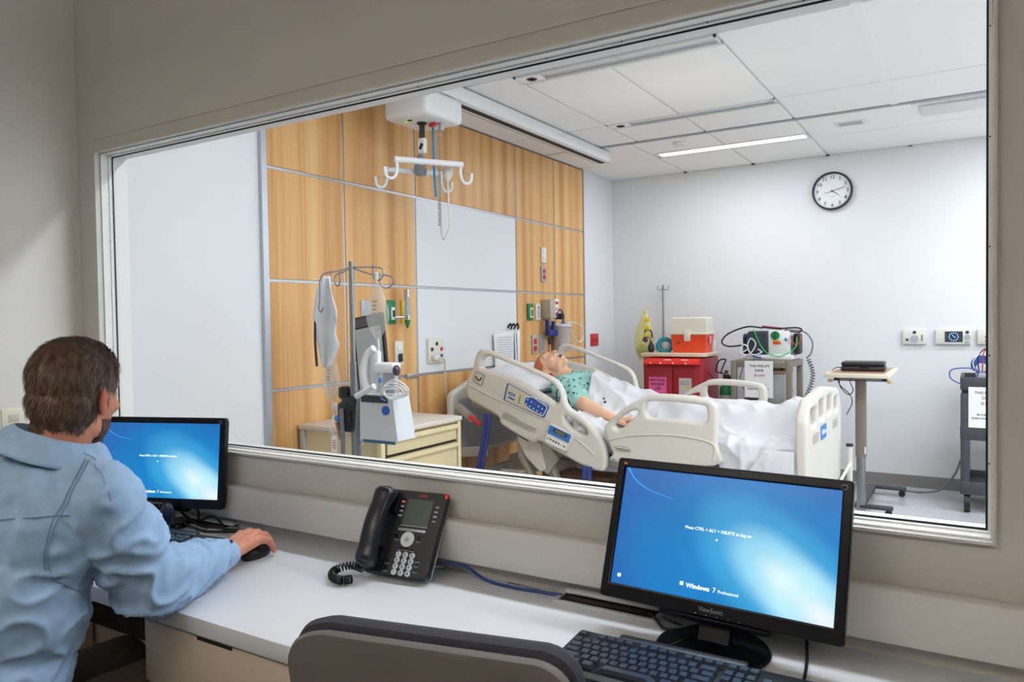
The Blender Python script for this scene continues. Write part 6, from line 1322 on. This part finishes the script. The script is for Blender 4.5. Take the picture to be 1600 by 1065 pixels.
for q in range(13000):
    i = rnd.randrange(n0); p, n = hv[i], hn[i]; l = Hi @ p
    comb = (HM.to_3x3() @ V((0.10 * (1 if l.x > 0 else -1), -0.55 if l.z > 0.05 else -0.15, -0.75 if l.z < 0.085 else -0.10))) + V((rnd.uniform(-.3, .3), rnd.uniform(-.3, .3), rnd.uniform(-.3, .3)))
    t_ = comb - n * comb.dot(n)
    if t_.length < 1e-4: continue
    t_.normalize(); sd_ = n.cross(t_); L_ = rnd.uniform(0.012, 0.030) * (1.0 if l.z > -0.05 else 0.5); w = rnd.uniform(0.0006, 0.0013); lf_ = rnd.uniform(0.05, 0.32)
    a = p - n * 0.002; b = a + t_ * L_ * 0.55 + n * L_ * lf_ * 0.75; c = a + t_ * L_ + n * L_ * lf_ * 0.7
    hb_.add([a - sd_ * w, a + sd_ * w, b + sd_ * w * 0.8, b - sd_ * w * 0.8, c], [(0, 1, 2, 3), (3, 2, 4)])
hb_.build('hair', HAIR, man, ang=180, fix=False)
vs, fs, ns = shell(me, lambda co: (lambda p: p.length < 0.16 and p.z < -0.050 and p.y > 0.020 + max(0, -0.06 - p.z) * 0 and p.z > -0.125 and not (abs(p.x) < 0.02 and p.z > -0.068))(Hi @ co), lambda co: 0.0022 + 0.001 * noise.noise(co * 150))
MB().add(vs, fs).build('beard', mat('dark_stubble', (86, 62, 58), 0.8, var=0.3, scale=200), man, ang=180, fix=False)
# shirt
DEN = mat('light_denim', (150, 182, 216), 0.85, var=0.10, scale=26, bump=0.22, bscale=1100, sheen=0.15)
s_ = MB(); s_.ell((-1.79, 0.845, 0.925), (0.205, 0.132, 0.175)); s_.ell((-1.795, 0.80, 0.78), (0.200, 0.150, 0.19)); s_.ell((-1.80, 0.765, 0.645), (0.195, 0.150, 0.145)); s_.ell((-1.80, 0.745, 0.58), (0.185, 0.140, 0.085))
s_.cap((-1.785, 0.885, 1.045), RS + V((-0.02, 0, 0.006)), 0.080, 0.074, 18); s_.cap((-1.785, 0.885, 1.045), LS + V((0.02, 0, 0.004)), 0.080, 0.074, 18); s_.cap((-1.787, 0.895, 1.075), (-1.787, 0.89, 1.02), 0.074, 0.11, 18)
for S, E, W_ in ((RS, RE, RW), (LS, LE, LW)):
    m1 = S.lerp(E, 0.5); m2 = E.lerp(W_, 0.35); m3 = E.lerp(W_, 0.80)
    s_.cap(S + V((0, -0.005, -0.01)), m1, 0.082, 0.080, 18); s_.cap(m1, E, 0.080, 0.075, 18); s_.cap(E, m2, 0.074, 0.068, 18); s_.cap(m2, m3, 0.068, 0.048, 18); s_.cap(m3, E.lerp(W_, 0.90), 0.048, 0.041, 18)
sme = remesh(s_, 0.0065, 8, 0.5)
def folds(c):
    e = math.exp(-((c - RE).length / 0.16) ** 2); q = c.copy()
    vert = noise.noise(V((q.x * 17, q.y * 15, q.z * 5.0))); diag = noise.noise(V((q.x * 13 + q.z * 16, q.y * 14 - q.z * 8, q.z * 10 + q.x * 6)))
    fine = noise.noise(V((q.x * 40 + q.z * 10, q.y * 36, q.z * 24)))
    rd = 2.0 * max(0, 1 - 2.0 * abs(diag)) ** 2 - 0.6; rv = 2.0 * max(0, 1 - 2.2 * abs(vert)) ** 2 - 0.6
    arm = max(0, min(1, (q.x + 1.68) / 0.06))
    return (1 - arm) * rv * 0.75 + (0.35 + 0.75 * arm + 0.6 * e) * rd * 0.8 + 0.22 * fine
wrinkle(sme, 0.0068, folds)
for v in sme.vertices:                                   # sleeves rest on the worktop
    if v.co.y > 1.045 and v.co.z < DZ + 0.0025 and v.co.z > 0.64: v.co.z = DZ + 0.0025
shirt = finish('shirt', sme, DEN, man, ang=180)
from mathutils.bvhtree import BVHTree
bvh = BVHTree.FromPolygons([v.co for v in sme.vertices], [p.vertices for p in sme.polygons])
def seam(pts, r=0.0014, m=None, k=45):
    out = []
    for p in catmull([V(p) for p in pts], k):
        h = bvh.find_nearest(p)
        if h[0] is not None: out.append(h[0] + h[1] * 0.0024)
    n_ = len(out); out = [sum((out[j] for j in range(max(0, i - 9), min(n_, i + 10))), V((0, 0, 0))) / (min(n_, i + 10) - max(0, i - 9)) for i in range(n_)]
    MB().tube(out[::4], r, 5).build('seam', m or mat('denim_seam', (126, 156, 190), 0.85, var=0.1, scale=300), shirt)
seam([(-2.02, 0.80, 1.00), (-1.90, 0.745, 0.985), (-1.79, 0.73, 0.985), (-1.68, 0.765, 0.985), (-1.58, 0.84, 0.99)])
for o_s in (0, 0.010): seam([(-1.645 + o_s, 0.90, 1.10), (-1.610 + o_s, 0.84, 1.04), (-1.605 + o_s, 0.80, 0.97), (-1.620 + o_s, 0.80, 0.88), (-1.610 + o_s, 0.87, 0.81)])
seam([(-1.70, 0.915, 1.115), (-1.64, 0.905, 1.085), (-1.58, 0.90, 1.05), (-1.545, 0.89, 1.0)])
# collar: stand and fold round the neck
NA = (HM @ V((0, -0.02, -0.05)) - V((-1.788, 0.90, 1.055))).normalized(); NB = V((-1.786, 0.900, 1.098)); nx = NA.cross(V((0, 1, 0))).normalized(); ny = nx.cross(NA)
def col(u, v):
    a = math.radians(-142 + 284 * u)               # open at the throat
    d = -ny * math.cos(a) - nx * math.sin(a)
    back = max(0, -d.y)
    prof = [(0.078, 0.000), (0.079, 0.030), (0.085, 0.040 + 0.006 * back), (0.099, 0.034), (0.117, 0.010), (0.133, -0.014 + 0.010 * back)]
    k = v * 5; i = min(4, int(k)); rr = prof[i][0] + (prof[i + 1][0] - prof[i][0]) * (k - i); hh = prof[i][1] + (prof[i + 1][1] - prof[i][1]) * (k - i)
    return NB + d * rr * (1.0 if abs(d.x) < 0.5 else 1.03) + NA * hh + V((0, 0, 0.003 * noise.noise(V((u * 6, v * 3, 0)))))
MB().grid(48, 14, col).build('collar', DEN, shirt, ang=80, solid=0.004, fix=False)
# cuffs with a button
for E, W_ in ((RE, RW), (LE, LW)):
    d = (W_ - E).normalized(); c0 = E.lerp(W_, 0.80); c1 = E.lerp(W_, 0.985); rings = []; sdv = d.cross(V((0, 0, 1))).normalized(); upv = sdv.cross(d)
    for k, (t_, r0) in enumerate(((0.0, 0.047), (0.15, 0.048), (0.9, 0.0425), (1.0, 0.041), (1.0, 0.036), (0.8, 0.034))):
        p = c0.lerp(c1, t_); rings.append([p + sdv * r0 * 1.08 * math.cos(a) + upv * (r0 * 0.92 * math.sin(a) if math.sin(a) > 0 else max(r0 * 0.92 * math.sin(a), -(p.z - DZ - 0.003))) for a in [2 * PI * q / 28 for q in range(28)]])
    MB().loft(rings, True, False).build('cuff', DEN, shirt, ang=60, fix=False)
    pb = c0.lerp(c1, 0.55) + sdv * 0.030 + upv * 0.036; MB().cyl(pb, pb + (sdv * 0.6 + upv * 0.8) * 0.004, 0.0055, n=12).build('button', mat('navy_button', (40, 58, 90), 0.3, var=0), shirt)
# trousers, belt, shoes
TR = mat('brown_trousers', (96, 80, 60), 0.9, var=0.12, scale=30, bump=0.2, bscale=600); tr_ = MB()
tr_.ell((-1.80, 0.735, 0.55), (0.180, 0.138, 0.12))
for s in (-1, 1): tr_.cap((-1.80 + s * 0.09, 0.74, 0.49), (-1.88 + s * 0.10, 1.16, 0.46), 0.088, 0.070, 18); tr_.cap((-1.88 + s * 0.10, 1.16, 0.46), (-1.88 + s * 0.10, 1.20, 0.12), 0.070, 0.058, 18)
tme = remesh(tr_, 0.009, 6); wrinkle(tme, 0.005, lambda c: 1 - 2 * abs(noise.noise(V((c.x * 14, c.y * 9, c.z * 9))))); finish('trousers', tme, TR, man, ang=180)
for s in (-1, 1):
    sh_ = MB(); sh_.cap((-1.88 + s * 0.10, 1.175, 0.058), (-1.88 + s * 0.11, 1.40, 0.042), 0.052, 0.040); finish('shoe', remesh(sh_, 0.006, 3), BLK, man, ang=80)
cwm = task_chair('black low-back chair under the seated man', (-1.80, 0.745, 0), 0.03, BLK, mat('black_seat_fabric', (26, 26, 30), 0.9, var=0.2, scale=300), True)
cwm.scale = (1, 1, 0.78)

# ---------------------------------------------------------------- patient manikin
MSK = mat('manikin_skin', (232, 184, 152), 0.42, var=0.03, scale=14, sss=0.1); CYM = 4.37
mn = thing('patient_manikin', 'red-haired patient manikin in green gown lying in the bed', 'manikin', (0, 0, 0))
MHM = head_matrix((-2.392, CYM, 1.068), (0.20, -0.20, 0.96), (-0.97, 0.0, 0.20)); MI = MHM.inverted()
bd = MB(); head_shapes(bd, MHM, 1.08, True, True); bd.cap(MHM @ V((0, -0.018, -0.05)), (-2.235, CYM, 0.985), 0.052, 0.062, 18)
bd.ell((-2.12, CYM, 0.925), (0.16, 0.165, 0.095), Matrix.Rotation(0.30, 3, 'Y')); bd.ell((-1.90, CYM, 0.86), (0.18, 0.145, 0.085), Matrix.Rotation(0.25, 3, 'Y')); bd.ell((-1.74, CYM, 0.815), (0.13, 0.145, 0.068))
MA = {}
for s in (-1, 1):
    S = V((-2.215, CYM + s * 0.180, 0.950)); E = V((-1.985, CYM + s * 0.318, 0.862)); W_ = V((-1.775, CYM + s * 0.352, 0.795)); MA[s] = (S, E, W_)
    bd.cap((-2.18, CYM + s * 0.08, 0.965), S, 0.065, 0.056); bd.cap(S, E, 0.052, 0.046); bd.cap(E, W_, 0.046, 0.029); hand(bd, W_ + V((0, 0, -0.004)), (0.98, -0.06 * s), 0.5, s)
    bd.cap((-1.74, CYM + s * 0.09, 0.800), (-1.34, CYM + s * 0.115, 0.795), 0.066, 0.050); bd.cap((-1.34, CYM + s * 0.115, 0.795), (-0.92, CYM + s * 0.115, 0.795), 0.052, 0.036); bd.cap((-0.90, CYM + s * 0.115, 0.79), (-0.85, CYM + s * 0.12, 0.83), 0.032, 0.026)
mme = remesh(bd, 0.0042, 4); finish('body', mme, MSK, mn, ang=80)
def mh(co):
    p = MI @ co
    if p.length > 0.16: return False
    if abs(p.x) > 0.068 and -0.040 < p.y < 0.014 and p.z < 0.020: return False
    line = -0.060 if p.y < -0.03 else -0.060 + (p.y + 0.03) * 1.5
    if p.y > 0.022: line = max(line, 0.000 + (p.y - 0.022) * 0.62)
    return p.z > line
vs, fs, ns = shell(mme, mh, lambda co: 0.0045 + 0.0012 * noise.noise(V((co.x * 40, co.y * 160, co.z * 160)))); MB().add(vs, fs).build('moulded_hair', mat('auburn_hair', (190, 104, 58), 0.45, var=0.12, scale=40, stretch=(0.4, 2, 2)), mn, ang=180, fix=False)
MB(MHM).ell((0, 0.094, -0.062), (0.017, 0.008, 0.0085)).build('open_mouth', mat('mouth_dark', (84, 34, 32), 0.5, var=0), mn)
for s in (-1, 1):
    MB(MHM).ell((s * 0.0062, 0.1125, -0.0315), (0.0036, 0.0032, 0.0030)).build('nostril', MATS['mouth_dark'], mn)
    MB(MHM).tube([(s * 0.016, 0.0835, 0.006), (s * 0.024, 0.0868, 0.0025), (s * 0.032, 0.0862, 0.0030), (s * 0.041, 0.080, 0.006)], 0.0011, 6, smooth=5).build('eyelid_line', mat('lid_crease', (176, 124, 100), 0.5, var=0), mn)
def gown_mat():
    m = mat('gown_cloth', (150, 200, 190), 0.85, var=0.04, scale=20, bump=0.1, bscale=800); nt = m.node_tree; b = nt.nodes['Principled BSDF']; L = nt.links.new; src = b.inputs['Base Color'].links[0].from_socket
    tc = nt.nodes.new('ShaderNodeTexCoord'); vo = nt.nodes.new('ShaderNodeTexVoronoi'); vo.inputs['Scale'].default_value = 26; vo.inputs['Randomness'].default_value = 0.45; L(tc.outputs['Object'], vo.inputs['Vector'])
    r = nt.nodes.new('ShaderNodeMath'); r.operation = 'LESS_THAN'; r.inputs[1].default_value = 0.26; L(vo.outputs['Distance'], r.inputs[0])
    mx = nt.nodes.new('ShaderNodeMix'); mx.data_type = 'RGBA'; L(r.outputs[0], mx.inputs[0]); L(src, mx.inputs[6]); mx.inputs[7].default_value = lin((62, 92, 112)) + (1,); L(mx.outputs[2], b.inputs['Base Color']); return m
g = MB(); g.ell((-2.125, CYM, 0.925), (0.165, 0.180, 0.112), Matrix.Rotation(0.30, 3, 'Y')); g.ell((-1.93, CYM, 0.865), (0.18, 0.165, 0.10), Matrix.Rotation(0.25, 3, 'Y')); g.ell((-1.80, CYM, 0.825), (0.13, 0.16, 0.085))
for s in (-1, 1): S, E, W_ = MA[s]; g.cap((-2.17, CYM + s * 0.08, 0.968), S, 0.076, 0.074, 18); g.cap(S, S.lerp(E, 0.62), 0.074, 0.076, 18)
g.cap((-2.235, CYM, 0.985), (-2.17, CYM, 0.97), 0.062, 0.085, 18)
gme = remesh(g, 0.006, 6); wrinkle(gme, 0.007, lambda c: 1 - 2.2 * abs(noise.noise(V((c.x * 9 + c.y * 7, c.y * 9, c.z * 12 + c.x * 5))))); finish('gown', gme, gown_mat(), mn, ang=180)
for p, m in (((-1.895, 4.115, 0.905), GREEN), ((-1.885, 4.108, 0.885), INK)): MB().ell(p, (0.009, 0.009, 0.008), u=10, v=6).build('sensor_port', m, mn)
cable('black_cable', 'short black looped wire on the pillow beside the near bed rail', [(-2.165, 4.02, 0.90), (-2.15, 4.00, 0.955), (-2.10, 3.98, 0.955), (-2.07, 3.98, 0.91), (-2.06, 3.99, 0.88)], 0.004, BLKC)
